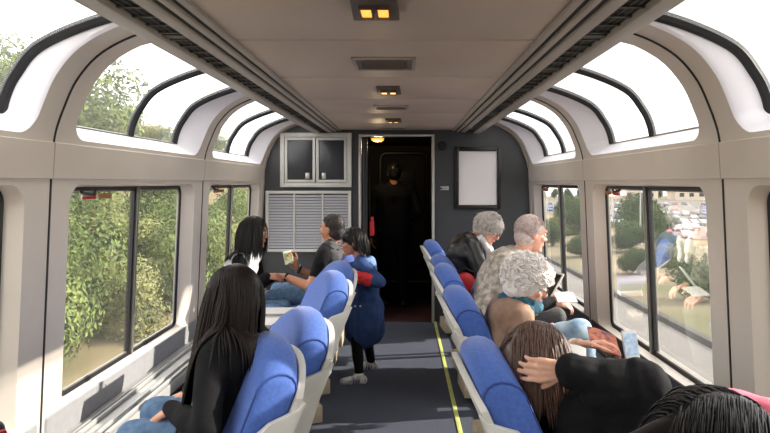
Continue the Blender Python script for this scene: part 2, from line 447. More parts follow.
def build_ends():
    b = BM()   # bulkhead ahead with the door opening, built from three slabs
    y0, y1 = YB, YB+.05
    
    for sx in (-1,1): add_prism(b, [(sx*.40,0),(sx*1.53,0),(sx*1.50,.6),(sx*1.475,1.54),(sx*1.465,1.69)]+[(sx*(COVE(k/14)[0]+.012), COVE(k/14)[1]+.008) for k in range(1,15)]+[(sx*.80,2.25),(sx*.40,2.25)], 'y', y0, y1)
    add_box(b, (0,(y0+y1)/2,2.165), (.80,.05,.27))
    o = link('wall_front', b, 'bulkhead', smooth=0); tag(o, 'charcoal bulkhead at the end of the coach', 'wall', None, 'structure')
    b = BM(); add_box(b, (0,YR-.03,1.15), (3.5,.05,2.3)); o = link('wall_back', b, 'bulkhead', smooth=0); tag(o, 'charcoal bulkhead behind the viewer', 'wall', None, 'structure')
    b = BM()
    for sx in (-1,1): add_box(b, (sx*.398, y0-.008, 1.02), (.028,.07,2.04), .004)
    add_box(b, (0, y0-.008, 2.038), (.824,.07,.024), .004)
    o = link('door_1', b, 'silver'); tag(o, 'silver frame around the open end doorway', 'door', None, 'structure')
    b = BM()
    add_box(b, (-.345, y0+.02, 1.0), (.05,.03,2.0)); add_box(b, (-.36, y0-.04, 1.0), (.012,.02,2.0))
    link('sliding_leaf', b, 'bulkhead', o)
    # arch strip where the cove meets the bulkhead
    b = BM()
    for sx in (-1,1):
        add_tube(b, [(sx*(COVE(k/30)[0]-.004), YB-.012, COVE(k/30)[1]-.004) for k in range(31)], .014, 6)
        add_tube(b, [(sx*(wall_x(z)-.004), YB-.012, z) for z in (.36,1.0,1.7)], .012, 6)
    trim('duct_light', b, 'pale arch strip edging the end bulkhead')
    # vestibule past the doorway
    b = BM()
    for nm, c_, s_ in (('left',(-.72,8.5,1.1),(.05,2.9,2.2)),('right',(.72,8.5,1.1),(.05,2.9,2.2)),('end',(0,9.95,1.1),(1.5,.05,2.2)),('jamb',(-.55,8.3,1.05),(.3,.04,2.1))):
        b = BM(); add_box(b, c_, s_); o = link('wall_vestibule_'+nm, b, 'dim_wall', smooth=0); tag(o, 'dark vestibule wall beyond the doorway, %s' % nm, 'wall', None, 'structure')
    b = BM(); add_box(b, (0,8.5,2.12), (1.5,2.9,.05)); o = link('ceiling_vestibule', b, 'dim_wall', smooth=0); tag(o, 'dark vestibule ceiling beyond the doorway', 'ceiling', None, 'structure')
    b = BM(); fr = rrect(-.28,.44,.25,1.98,(.1,)*4); add_tube(b, [(p[0],9.90,p[1]) for p in fr], .03, 6, closed=True)
    o = link('door_2', b, 'poster_black'); tag(o, 'dark inner door with a dim window at the vestibule end', 'door', None, 'structure')
    b = BM(); add_box(b, (.12,9.9,1.45), (.3,.01,.5)); link('pane', b, 'window_dark', o)
    b = BM(); add_box(b, (0,(YR+YB)/2,-.03), (3.2,YB-YR,.06)); o = link('floor', b, 'carpet', smooth=0); tag(o, 'blue-grey carpet down the aisle', 'floor', None, 'structure')
    b = BM(); add_box(b, (0,8.5,-.035), (1.6,3.0,.06)); o = link('floor_vestibule', b, 'threshold', smooth=0); tag(o, 'dark red vestibule floor beyond the doorway', 'floor', None, 'structure')
    for x, l in ((.42,'right'),(-.545,'left')):
        b = BM(); add_box(b, (x,(YR+YB)/2,.003), (.028,YB-YR,.006), .001); trim('strip', b, 'pale yellow guide strip on the floor along the %s seats' % l)
    for sx, l in ((-1,'left'),(1,'right')):
        b = BM()
        add_box(b, (sx*.89,(YR+YB)/2,.012), (.66,YB-YR,.024), .004)
        trim('heater', b, 'dark plinth floor under the %s row of seats' % l)

build_side(-1, 'left'); build_side(1, 'right'); build_ceiling(); build_ends()

# ------------------------------------------------------------------ things fixed to ceiling and bulkhead
def ceiling_light(x, y, big, label):
    t = empty('ceiling_light', (x,y,2.10), label, 'ceiling light', 'twin spot fixtures down the middle of the ceiling')
    b = BM(); rr = [(-.075,-.15),(.075,-.15),(.075,.15),(-.075,.15)]
    add_prism(b, [(-.078,.15),(.078,.15),(.07,-.15),(-.07,-.15)], 'z', -.03 if big else -.012, .0, .003)
    zl = -.033 if big else -.015
    for sx in (-1,1): 
        for q in ((sx*.027-.021,sx*.027-.017),(sx*.027+.017,sx*.027+.021)):
            add_box(b, ((q[0]+q[1])/2,.025,zl-.003), (q[1]-q[0],.12,.014))
        add_box(b, (sx*.027,.085,zl-.003), (.042,.006,.014)); add_box(b, (sx*.027,-.035,zl-.003), (.042,.006,.014))
    link('housing', b, 'fixture', t, base=(0,0,0))
    for sx in (-1,1):
        b = BM(); add_box(b, (sx*.027,.025,zl), (.033,.11,.008), .002); link('lamp', b, 'lamp' if big else 'lamp_small', t, base=(0,0,0))
ceiling_light(-.02, 2.02, True, 'nearest twin spot fixture on the ceiling, glowing orange')
ceiling_light(-.02, 3.97, False, 'twin spot fixture between the two ceiling vents')
ceiling_light(-.02, 5.88, False, 'small far twin spot fixture nearest the end doorway')
def ceiling_vent(x, y, w, l, label):
    t = empty('ceiling_vent', (x,y,2.10), label, 'vent', 'rectangular ceiling vents')
    b = BM()
    for sx in (-1,1): add_box(b, (sx*(w/2-.008),0,-.006), (.016,l,.012), .002)
    for sy in (-1,1): add_box(b, (0,sy*(l/2-.008),-.006), (w-.032,.016,.012), .002)
    link('frame', b, 'duct', t, base=(0,0,0))
    b = BM(); add_box(b, (0,0,-.003), (w-.03,l-.03,.006))
    for k in range(-4,5): add_box(b, (0,k*(l-.05)/9,-.007), (w-.08,.006,.006))
    for sx in (-1,1): 
        for sy in (-1,1): add_box(b, (sx*(w/2-.045),sy*(l/2-.05),-.008), (.02,.02,.006), .002)
    link('grille', b, 'vent', t, base=(0,0,0))
ceiling_vent(-.02, 3.09, .30, .30, 'large vent in the ceiling between the nearest two spot fixtures')
ceiling_vent(-.02, 4.88, .26, .22, 'narrow vent in the ceiling behind the second spot fixture')
ceiling_vent(-.02, 6.72, .26, .22, 'narrow ceiling vent just before the end doorway')

def on_bulkhead(x0, x1, z0, z1, d0, d1): return ((x0+x1)/2, YB-(d0+d1)/2, (z0+z1)/2), (x1-x0, d1-d0, z1-z0)
def frame_bars(b, x0, x1, z0, z1, w, d0, d1, bev=.003):
    for a in ((x0,x0+w,z0,z1),(x1-w,x1,z0,z1),(x0+w,x1-w,z0,z0+w),(x0+w,x1-w,z1-w,z1)):
        c, s = on_bulkhead(*a, d0, d1); add_box(b, c, s, bev)
def cabinet():
    x0, x1, z0, z1 = -1.265, -.49, 1.475, 2.065
    t = empty('wall_cabinet', ((x0+x1)/2,YB,z0), 'white-framed wall cabinet with two dark doors on the bulkhead', 'cabinet')
    b = BM(); frame_bars(b, x0, x1, z0, z1, .045, 0, .05); c, s = on_bulkhead(x0+.04,x1-.04,z0+.04,z1-.04,0,.006); add_box(b, c, s); link('frame', b, 'white_metal', t)
    xm = (x0+x1)/2
    for a, c2, lx in ((x0+.05,xm-.004,1),(xm+.004,x1-.05,-1)):
        b = BM(); c, s = on_bulkhead(a,c2,z0+.05,z1-.05,.008,.04); add_box(b, c, s, .002)
        d = link('door', b, 'dark_door', t)
        b = BM(); frame_bars(b, a, c2, z0+.05, z1-.05, .03, .04, .052); link('door_frame', b, 'white_metal', d, base=root_base(t))
        b = BM(); lxx = c2-.085 if lx > 0 else a+.085
        c, s = on_bulkhead(lxx-.022,lxx+.022,z0+.09,z0+.155,.042,.056); add_box(b, c, s, .004)
        c, s = on_bulkhead(lxx-.012,lxx+.012,z0+.10,z0+.13,.056,.066); add_box(b, c, s, .004); link('latch', b, 'silver', d, base=root_base(t))
cabinet()
def louver():
    x0, x1, z0, z1 = -1.425, -.495, .77, 1.435
    t = empty('louver_panel', ((x0+x1)/2,YB,z0), 'grey louvered panel in a white frame below the wall cabinet', 'vent panel')
    b = BM(); frame_bars(b, x0, x1, z0, z1, .032, 0, .04); link('frame', b, 'white_metal', t)
    b = BM(); c, s = on_bulkhead(x0+.03,x1-.03,z0+.03,z1-.03,.0,.008); add_box(b, c, s, mi=1)
    n = 19
    for k in range(n):
        z = z0+.04+(z1-z0-.08)*(k+.5)/n; h = (z1-z0-.08)/n
        add_prism(b, [(YB-.009,z+h*.30),(YB-.014,z+h*.36),(YB-.032,z-h*.40),(YB-.028,z-h*.5),(YB-.009,z-h*.1)], 'x', x0+.032, x1-.032)
    link('slats', b, ['louver','vane'], t)
    b = BM()
    for k in (1,2): c, s = on_bulkhead(x0+(x1-x0)*k/3-.008,x0+(x1-x0)*k/3+.008,z0+.03,z1-.03,.008,.036); add_box(b, c, s, .002)
    link('divider', b, 'white_metal', t)
louver()
def poster():
    x0, x1, z0, z1 = .632, 1.14, 1.235, 1.912
    t = empty('poster_frame', ((x0+x1)/2,YB,z0), 'blank pale poster in a thick black frame on the bulkhead', 'picture')
    b = BM(); frame_bars(b, x0, x1, z0, z1, .046, 0, .04, .006); link('frame', b, 'poster_black', t)
    b = BM(); c, s = on_bulkhead(x0+.04,x1-.04,z0+.04,z1-.04,.002,.014); add_box(b, c, s); link('sheet', b, 'poster_white', t)
poster()
b = BM(); c, s = on_bulkhead(.478,.568,1.443,1.482,0,.008); add_box(b, c, s, .002)
o = link('sign_plate', b, 'silver', base=(.523,YB,1.443)); tag(o, 'small silver plate on the bulkhead left of the poster', 'sign')
b = BM(); c, s = on_bulkhead(.478,.50,1.453,1.472,.008,.0095); add_box(b, c, s, 0); c, s = on_bulkhead(.512,.56,1.456,1.460,.008,.0095); add_box(b, c, s, 0); c, s = on_bulkhead(.512,.56,1.466,1.470,.008,.0095); add_box(b, c, s, 0)
link('marking', b, 'bulkhead', o)
b = BM(); add_lathe(b, [(0,0),(.045,0),(.05,.006),(.05,.014),(.043,.022),(0,.024)], n=20)
bmesh.ops.rotate(b, cent=(0,0,0), matrix=Matrix.Rotation(math.radians(90),3,'X'), verts=b.verts); bmesh.ops.translate(b, vec=(.50,YB,1.925), verts=b.verts)
tag(link('speaker_disc', b, 'poster_black', base=(.50,YB,1.925)), 'round black speaker disc high on the bulkhead beside the doorway', 'speaker')
t = empty('vestibule_lamp', (-.23,7.55,2.095), 'glowing amber ceiling lamp just inside the dark doorway', 'lamp')
b = BM(); add_box(b, (-.23,7.55,2.073), (.17,.12,.05), .01); link('housing', b, 'fixture', t)
b = BM(); add_ellipsoid(b, (-.23,7.55,2.035), (.075,.05,.03)); link('diffuser', b, 'lamp', t)
t = empty('safety_strap', (-.285,7.02,1.2), 'red strap hanging inside the left jamb of the end doorway', 'strap')
b = BM(); add_tube(b, [(-.30,7.03,1.62),(-.296,7.03,1.2),(-.29,7.03,.6)], .006, 6); link('cord', b, 'black', t)
b = BM(); add_box(b, (-.27,7.03,1.02), (.05,.02,.16), .006); add_box(b, (-.268,7.025,1.12), (.03,.016,.06), .005); link('upper_tab', b, 'red', t)
b = BM(); add_box(b, (-.288,7.03,.64), (.032,.02,.14), .006); link('lower_tab', b, 'red', t)

# red emergency pulls at the top of four side windows
def pull(sx, yc, label):
    x = 1.457+.052
    t = empty('emergency_pull', (sx*x,yc,1.44), label, 'window pull', 'red emergency pulls on the side windows')
    b = BM(); add_box(b, (sx*(x+.006),yc,1.452), (.012,.12,.032), .004); link('plate', b, 'white', t)
    b = BM(); add_box(b, (sx*(x-.003),yc-.01,1.445), (.012,.12,.014), .004); add_box(b, (sx*(x-.003),yc+.05,1.455), (.012,.014,.034), .004); link('handle', b, 'red', t)
    b = BM(); add_tube(b, [(sx*(x-.004),yc-.09,1.475),(sx*(x-.014),yc-.05,1.466),(sx*(x-.014),yc+.01,1.458),(sx*(x-.006),yc+.05,1.476)], .008, 6); link('grip', b, 'poster_black', t)
    b = BM(); add_box(b, (sx*(x+.008),yc+.19,1.452), (.003,.15,.026), .001); link('notice', b, 'orange', t)
pull(-1, 3.22, 'red pull handle at the top of the near left window')
pull(-1, 5.40, 'red pull handle at the top of the far left window')
pull(1, 4.32, 'red pull handle at the top of the near right window')
pull(1, 6.42, 'red pull handle at the top of the far right window')
# ================================================================== SEATS AND TABLES
REAR = [(-.175,.40),(-.212,.52),(-.270,.66),(-.332,.80),(-.386,.92),(-.420,1.0)]
def rear_x(z): return float(np.interp(z, [p[1] for p in REAR], [p[0] for p in REAR]))
def make_seat(label, group):
    t = empty('lounge_seat', (0,0,0), label, 'seat', group)
    b = BM(); add_box(b, (0,0,.075), (.36,.34,.105), .008); base = link('plinth', b, 'tan', t)
    b = BM(); add_lathe(b, [(0,.12),(.11,.12),(.10,.14),(.055,.16),(.05,.30),(.13,.315),(.13,.33),(0,.33)], n=20); link('pedestal', b, 'steel', t)
    # moulded shell: pan, back plate and two side wings in one piece
    b = BM(); add_box(b, (.04,0,.355), (.52,.47,.05), .015)
    zs = [.33,.42,.52,.62,.72,.82,.90,.955]
    poly = [(rear_x(max(z,.40))-.012-(0.0 if z>.4 else -.02*(.4-z)/.07), z) for z in zs] + [(rear_x(z)-.034, z) for z in (.962,)] + [(rear_x(max(z,.40))-.040-(0.0), z) for z in zs[::-1]]
    def arch(y, w=.245): return 1-.23*(abs(y)/w)**2.5          # the back is lower towards its sides
    rows = []
    NY = 16
    for i in range(NY+1):
        y = -.245+.49*i/NY; zt = .36+(.868-.36)*arch(y); row = []
        for sgn in (0,1):
            for j in range(9):
                z = .33+(zt-.33)*(j if sgn == 0 else 8-j)/8; row.append((rear_x(max(z,.40))-(.012 if sgn == 0 else .038)+.012*(abs(y)/.245)**4, y, z))
        rows.append(row)
    add_strip(b, rows, closed=True)
    for row in (rows[0], rows[-1]): b.faces.new([b.verts.new(p) for p in (row if row is rows[0] else row[::-1])])
    bmesh.ops.remove_doubles(b, verts=b.verts, dist=1e-5); bmesh.ops.recalc_face_normals(b, faces=b.faces)
    for sy in (-1,1):
        wing = [(.10,.335),(.10,.40),(-.02,.56),(rear_x(.68)+.085,.672),(rear_x(.69)+.07,.686),(rear_x(.72)-.018,.715),(rear_x(.74)-.030,.74),(rear_x(.74)-.036,.735),(rear_x(.6)-.036,.6),(rear_x(.42)-.036,.42),(-.20,.335)]
        add_prism(b, wing, 'y', sy*.247-.013, sy*.247+.013, .005)
    link('shell', b, 'shell', t)
    b = BM(); add_box(b, (.065,0,.425), (.50,.44,.10), .035, seg=4); link('seat_cushion', b, 'seat_blue', t)
    # back cushion: thick, leaning, arched over the top and rounded at its sides
    W, Z0, ZT = .228, .44, .925
    def loop(y, k=1.0):
        a = (abs(y)/W); zt = Z0+(ZT-Z0)*(1-.22*a**2.4); L = []; th = 1.0
        n = 9
        for j in range(n): z = Z0+(zt-.06-Z0)*j/(n-1); L.append((rear_x(z)+.146, z))
        xc = rear_x(zt-.06)+.070
        for j in range(1,8): an = math.radians(0+180*j/8); L.append((xc-.012*math.sin(an)+.076*math.cos(an), zt-.06+.066*math.sin(an)))
        for j in range(n): z = Z0+(zt-.06-Z0)*(n-1-j)/(n-1); L.append((rear_x(z)-.006, z))
        cx_ = sum(p[0] for p in L)/len(L); cz_ = sum(p[1] for p in L)/len(L)
        return [(cx_+(p[0]-cx_)*k, y, cz_+(p[1]-cz_)*(1-(1-k)*.35)) for p in L]
    ys = [-W,-W+.004,-W+.012,-W+.028]+[(-W+.028)+(2*W-.056)*i/14 for i in range(1,14)]+[W-.028,W-.012,W-.004,W]
    kk = {0:.80,1:.90,2:.965,3:1.0}
    rows = [loop(y, kk.get(min(i,len(ys)-1-i),1.0)) for i, y in enumerate(ys)]
    b = BM(); add_strip(b, rows, closed=True)
    for row in (rows[0], rows[-1]): b.faces.new([b.verts.new(p) for p in (row if row is rows[0] else row[::-1])])
    bmesh.ops.remove_doubles(b, verts=b.verts, dist=1e-5); bmesh.ops.recalc_face_normals(b, faces=b.faces)
    bc = link('back_cushion', b, 'seat_blue', t, smooth=180)
    for sy in (-1,1):
        b = BM(); add_tube(b, loop(sy*(W-.012), .975), .0048, 6, closed=True); link('piping', b, 'piping', bc)
    return t
GL = 'blue lounge seats along the left side of the aisle'; GR = 'blue lounge seats along the right side of the aisle'
seat0 = make_seat('x', GL)
SEATS = {}
def place(key, x, y, deg, label, group, first=[True]):
    if first[0]: first[0] = False; o = seat0; o.location = (x,y,.024); o.rotation_euler = (0,0,math.radians(deg)); o['label'] = label; o['group'] = group
    else: o = dup(seat0, (x,y,.024), math.radians(deg), label, group)
    SEATS[key] = o
place('L1', -.69, 2.26, 210, 'nearest blue lounge seat, behind the woman with waist-long black hair', GL)
place('L2', -.64, 2.78, 206, 'blue lounge seat second from the front on the left, its pale shell beside the nearest', GL)
place('L3', -.655, 4.02, 203, 'blue lounge seat just in front of the one the child leans on', GL)
place('L4', -.665, 4.56, 201, 'blue lounge seat the child in dark denim leans a hand on', GL)
place('L5', -.66, 5.32, 182, 'blue lounge seat the man holding a phone sits in', GL)
place('L6', -.66, 5.90, 182, 'far left blue lounge seat hidden beyond the standing child', GL)
place('R1', .65, 2.34, 2, 'blue lounge seat of the woman resting her hand on her head', GR)
place('R2', .66, 3.55, 3, 'blue lounge seat behind the curly white-haired woman', GR)
place('R3', .66, 4.55, 3, 'blue lounge seat behind the man in the mottled grey shirt', GR)
place('R4', .66, 5.12, 6, 'blue lounge seat of the grey-haired woman in a black jacket', GR)
place('R5', .645, 6.45, 6, 'farthest blue lounge seat beside the end doorway on the right', GR)
place('R0', .64, 1.28, 8, 'blue lounge seat under the black-haired person in the right corner', GR)

def table(x, y, z, w, l, label):
    t = empty('side_table', (x,y,.024), label, 'table', 'small pale tables between the seats')
    b = BM(); add_box(b, (x,y,z-.012), (w,l,.024), .006); add_box(b, (x,y,z+.004), (w,.012,.012), .002); link('tabletop', b, 'table', t)
    b = BM(); add_box(b, (x,y,(z+.02)/2), (w*.5,.05,z-.05), .006); link('pedestal', b, 'shell', t)
    b = BM(); add_box(b, (x,y,.034), (w*.7,l*.5,.02), .004); link('foot', b, 'tan', t)
table(-.70, 3.48, .80, .30, .46, 'small pale table between the second and third left seats')
table(.62, 5.66, .63, .22, .30, 'small pale table beyond the woman in the black jacket')
# ================================================================== PEOPLE
UP = V((0,0,1))
def capsule(bm, p0, r0, p1, r1, n=14, cap=4):
    p0, p1 = V(p0), V(p1); ax = p1-p0; L = ax.length
    ax = ax/L if L > 1e-6 else V((0,0,1))
    u = ax.orthogonal().normalized(); w = ax.cross(u); rows = []
    for k in range(cap+1):
        a = -math.pi/2 + (math.pi/2)*k/cap*1.0
        if k == 0: a += .12
        rows.append((p0+ax*(r0*math.sin(a)), r0*math.cos(a)))
    for k in range(cap+1):
        a = (math.pi/2)*k/cap
        if k == cap: a -= .12
        rows.append((p1+ax*(r1*math.sin(a)), r1*math.cos(a)))
    R = [[bm.verts.new(c+(u*math.cos(2*math.pi*j/n)+w*math.sin(2*math.pi*j/n))*r) for j in range(n)] for c, r in rows]
    for i in range(len(R)-1):
        for j in range(n): bm.faces.new((R[i][j], R[i][(j+1)%n], R[i+1][(j+1)%n], R[i+1][j]))
    bm.faces.new(R[0][::-1]); bm.faces.new(R[-1])

def build_prims(prims, inflate=0.0):
    bm = BM()
    for p in prims:
        if p[0] == 'c': capsule(bm, p[1], p[2]+inflate, p[3], p[4]+inflate)
        else: add_ellipsoid(bm, p[1], [r+inflate for r in p[2]], p[3], 18, 12)
    return bm

def remeshed(prims, voxel=.007, inflate=0.0, smooth=3, folds=0.0, fscale=9.0, seed=0):
    bm = build_prims(prims, inflate)
    me = bpy.data.meshes.new('tmp'); bm.to_mesh(me); bm.free()
    o = bpy.data.objects.new('tmp', me); C.objects.link(o)
    md = o.modifiers.new('r', 'REMESH'); md.mode = 'VOXEL'; md.voxel_size = voxel; md.use_smooth_shade = True
    if smooth: sm = o.modifiers.new('s', 'SMOOTH'); sm.factor = .5; sm.iterations = smooth
    dg = bpy.context.evaluated_depsgraph_get()
    out = bpy.data.meshes.new_from_object(o.evaluated_get(dg))
    bpy.data.objects.remove(o); bpy.data.meshes.remove(me)
    if folds:
        off = V((seed*3.1,seed*1.7,seed))
        nn = [v.normal.copy() for v in out.vertices]
        for v, n_ in zip(out.vertices, nn):
            q = V((v.co.x*fscale, v.co.y*fscale, v.co.z*fscale*.6))+off
            v.co += n_*(mnoise.noise(q)*folds + mnoise.noise(q*2.3)*folds*.5)
    return out

def ik(a, c, l1, l2, pole):
    a, c = V(a), V(c); d = c-a; L = d.length
    if L > (l1+l2)*.995: s = L/((l1+l2)*.995); l1 *= s; l2 *= s
    x = (l1*l1-l2*l2+L*L)/(2*L); h = math.sqrt(max(l1*l1-x*x, 0)); dn = d/L
    p = V(pole)-dn*V(pole).dot(dn); p = p.normalized() if p.length > 1e-6 else dn.orthogonal().normalized()
    return a+dn*x+p*h

def hand_prims(w, d, n, side, curl=.35, spread=.10, k=1.0, thumb=.5):
    """wrist, finger direction, palm-facing normal; returns capsules for palm, five fingers"""
    d = V(d).normalized(); n = V(n); n = (n-d*n.dot(d)).normalized(); t = n.cross(d)*(-1 if side == 'R' else 1)
    w = V(w); P = []
    sp = [.033,.011,-.011,-.031]; fl = [(.040,.025,.020),(.045,.028,.021),(.041,.026,.020),(.032,.020,.018)]; rad = [.0088,.009,.0086,.0078]
    kn = []
    for i in range(4):
        b = w + d*(.012*k) + t*(sp[i]*.55*k); q = w + d*((.088-(.006 if i == 3 else 0)-(.002 if i == 0 else 0))*k) + t*(sp[i]*k)
        P.append(('c', b, .0135*k, q, .0118*k)); kn.append(q)
    P.append(('c', kn[0], .010*k, kn[3], .010*k))
    for i in range(4):
        p = kn[i]; dirn = (d + t*(sp[i]*spread*26)).normalized(); a = 0
        for j in range(3):
            a += curl*(.75 if j == 0 else 1.0)*(1+.08*i)
            dd = (dirn*math.cos(a)+n*math.sin(a)).normalized(); q = p+dd*fl[i][j]*k
            P.append(('c', p, rad[i]*(1-.08*j)*k, q, rad[i]*(1-.08*(j+1))*k)); p = q
    p = w+d*.022*k+t*.020*k; q = w+d*.050*k+t*.046*k+n*.012*k
    P.append(('c', p, .0145*k, q, .0115*k))
    dd = (d*.75+t*(.65-.4*thumb)+n*(.15+.5*thumb)).normalized(); r_ = q+dd*.034*k; P.append(('c', q, .0112*k, r_, .010*k))
    dd = (d*.9+t*(.30-.5*thumb)+n*(.2+.5*thumb)).normalized(); P.append(('c', r_, .010*k, r_+dd*.027*k, .0085*k))
    return P

class Head:
    def __init__(s, c, yaw, pitch=0, roll=0, k=1.0):
        """yaw: heading in the ground plane in degrees (0 = +X); pitch down positive"""
        s.c = V(c); s.k = k; y = math.radians(yaw); p = math.radians(pitch)
        f = V((math.cos(y)*math.cos(p), math.sin(y)*math.cos(p), -math.sin(p))); l = UP.cross(f).normalized(); u = f.cross(l)
        if roll:
            q = Quaternion(f, math.radians(roll)); l = q @ l; u = q @ u
        s.f, s.l, s.u = f, l, u; s.R = Matrix((f,l,u)).transposed()
    def P(s, f, l, u): return s.c + (s.f*f+s.l*l+s.u*u)*s.k
    def prims(s):
        k = s.k
        E = lambda c, r: ('e', s.P(*c), [x*k for x in r], s.R)
        Cc = lambda a, ra, b, rb: ('c', s.P(*a), ra*k, s.P(*b), rb*k)
        return [E((-.012,0,.025),(.097,.077,.092)), E((.022,0,-.030),(.070,.062,.082)), E((.030,0,-.072),(.050,.046,.042)),
                Cc((.070,0,-.098),.022,(.060,0,-.094),.024), Cc((.088,0,.012),.010,(.106,0,-.022),.0135),
                Cc((.100,.010,-.027),.009,(.100,-.010,-.027),.009),
                Cc((.076,.036,.030),.014,(.076,-.036,.030),.014), Cc((.060,.042,-.022),.022,(.060,-.042,-.022),.022),
                Cc((.084,.016,-.056),.0085,(.084,-.016,-.056),.0085), Cc((.081,.014,-.068),.009,(.081,-.014,-.068),.009),
                E((-.012,.078,-.008),(.020,.010,.032)), E((-.012,-.078,-.008),(.020,.010,.032))]
    def face(s, parent, glasses=False, brow='hair_dark'):
        for sy in (-1,1):
            b = BM(); add_ellipsoid(b, s.P(.078,sy*.031,.006), (.0135*s.k,)*3, None, 12, 8); e = link('eye', b, 'eye_white', parent)
            b = BM(); add_ellipsoid(b, s.P(.0885,sy*.031,.005), (.0052*s.k,)*3, None, 8, 6); link('iris', b, 'iris', e, base=root_base(parent))
            b = BM(); add_tube(b, [s.P(.088,sy*.014,.030), s.P(.089,sy*.032,.036), s.P(.078,sy*.05,.030)], [.003*s.k,.0045*s.k,.002*s.k], 6); link('eyebrow', b, brow, parent)
        b = BM(); add_tube(b, [s.P(.086,-.022,-.062), s.P(.0935,-.008,-.060), s.P(.0935,.008,-.060), s.P(.086,.022,-.062)], [.002*s.k,.0055*s.k,.0055*s.k,.002*s.k], 6)
        link('lips', b, 'lip', parent)
        if glasses:
            b = BM()
            for sy in (-1,1):
                add_tube(b, [s.P(.103,sy*.032+.022*math.cos(a),.004+.016*math.sin(a)) for a in [2*math.pi*i/14 for i in range(14)]], .0016*s.k, 5, closed=True)
                add_tube(b, [s.P(.100,sy*.053,.008), s.P(.04,sy*.080,.010), s.P(-.02,sy*.084,.006)], .0016*s.k, 5)
            add_tube(b, [s.P(.104,-.010,.008), s.P(.107,0,.010), s.P(.104,.010,.008)], .0016*s.k, 5)
            link('glasses', b, 'glasses', parent)

def make_person(label, group, skin, hip, neck, head, facing, hands, legs, k=1.0, shw=.165, bulk=1.0,
                feet=True, voxel=.0065, base=None, handk=None):
    """hands: {'L':(wrist pos, finger dir, palm normal, curl, elbow pole), 'R':...}; legs: {'L':(knee, ankle, foot dir)}"""
    hip, neck = V(hip), V(neck); f = V((math.cos(math.radians(facing)), math.sin(math.radians(facing)), 0)); l = UP.cross(f)
    sd = (neck-hip).normalized(); back = (f*-1-sd*(-f.dot(sd))).normalized()
    P = {}
    torso = []
    mid = hip.lerp(neck,.42)+back*.035*k; chest = hip.lerp(neck,.74)+back*.030*k; shb = neck-sd*.055*k
    B = bulk
    def cross(c, w, r): return ('c', c-l*w*k, r*k, c+l*w*k, r*k)
    torso += [cross(hip, .075*B, .112*B), cross(hip.lerp(mid,.55), .070*B, .104*B), cross(mid, .060*B, .100*B), cross(chest, .080*B, .102*B), cross(hip.lerp(neck,.86)+back*.012*k, .105, .070*B)]
    for s in (-1,1):
        torso += [('c', hip+l*s*.07*B*k, .108*B*k, mid+l*s*.058*B*k, .100*B*k), ('c', mid+l*s*.058*B*k, .100*B*k, chest+l*s*.075*B*k, .100*B*k),
                  ('c', chest+l*s*.075*B*k, .095*B*k, shb+l*s*(shw-.04)*k, .058*k), ('c', shb+l*s*(shw-.01)*k, .054*k, neck-sd*.01*k+l*s*.035*k, .042*k)]
    P['torso'] = torso
    P['neck'] = [('c', neck-sd*.03*k, .056*k*B**.5, head.P(-.02,0,-.055), .050*k*B**.5)]
    P['head'] = head.prims()
    J = {'neck':neck,'hip':hip,'chest':chest,'l':l,'f':f,'sd':sd}
    for s, sg in (('L',1),('R',-1)):
        sh = shb+l*sg*shw*k; J['sh'+s] = sh
        if s in hands:
            w, d, n, curl, pole = hands[s][:5]; w = V(w)
            el = ik(sh, w, .285*k, .255*k, pole); J['el'+s] = el; J['wr'+s] = w
            P['uarm'+s] = [('c', sh, .050*k*B**.5, el, .039*k*B**.5)]
            P['farm'+s] = [('c', el, .040*k*B**.5, el.lerp(w,.35), .039*k*B**.5), ('c', el.lerp(w,.35), .039*k*B**.5, w, .025*k)]
            P['hand'+s] = hand_prims(w, d, n, s, curl, k=(handk or k), *[], **(hands[s][5] if len(hands[s]) > 5 else {}))
        if s in legs:
            kn, an, fd = legs[s]; kn, an, fd = V(kn), V(an), V(fd).normalized(); hj = hip+l*sg*.085*k
            P['leg'+s] = [('c', hj, .088*k*B, kn, .058*k*B**.5), ('c', kn, .056*k, kn.lerp(an,.3), .056*k*B**.5), ('c', kn.lerp(an,.3), .056*k*B**.5, an, .036*k)]
            P['foot'+s] = [('c', an, .038*k, an-UP*.035*k+fd*.03*k, .040*k), ('c', an-UP*.045*k-fd*.035*k, .036*k, an-UP*.05*k+fd*.10*k, .034*k), ('c', an-UP*.05*k+fd*.10*k, .034*k, an-UP*.055*k+fd*.165*k, .026*k)]
    allp = [q for v in P.values() for q in v]
    me = remeshed(allp, voxel, 0, 2)
    if base is None: base = V((hip.x, hip.y, 0))
    o = link('person', me, skin, base=base, smooth=180)
    tag(o, label, 'person', group)
    return o, P, J

def garment(parent, name, mat_, P, tags, inflate=.012, voxel=.009, folds=.006, fscale=11, extra=(), smooth=3, seed=0, drop=()):
    pr = [q for t in tags for q in P.get(t, [])] + list(extra)
    return link(name, remeshed(pr, voxel, inflate, smooth, folds, fscale, seed), mat_, parent, smooth=180)

def partial(prim, t):
    """first part of a capsule"""
    _, a, ra, b, rb = prim
    return ('c', a, ra, a.lerp(b,t), ra+(rb-ra)*t)

def shoes(parent, P, m='shoe_dark', k=.008):
    for s in 'LR':
        if 'foot'+s in P:
            garment(parent, 'shoe', m, P, ['foot'+s], k, .008, 0)

# ---- hair -------------------------------------------------------------------
def push_out(p, cols):
    for c in cols:
        if c[0] == 'e':
            R = c[3]; q = R.transposed() @ (p-c[1]); s = V((q.x/c[2][0], q.y/c[2][1], q.z/c[2][2])); L = s.length
            if 1e-6 < L < 1: q = q/L; p = c[1] + R @ q
        else:
            a, ra, b, rb = c[1:]; ab = b-a; t = max(0, min(1, (p-a).dot(ab)/max(ab.dot(ab),1e-9))); q = a+ab*t; r = ra+(rb-ra)*t; d = p-q
            if 1e-6 < d.length < r: p = q + d*(r/d.length)
    return p

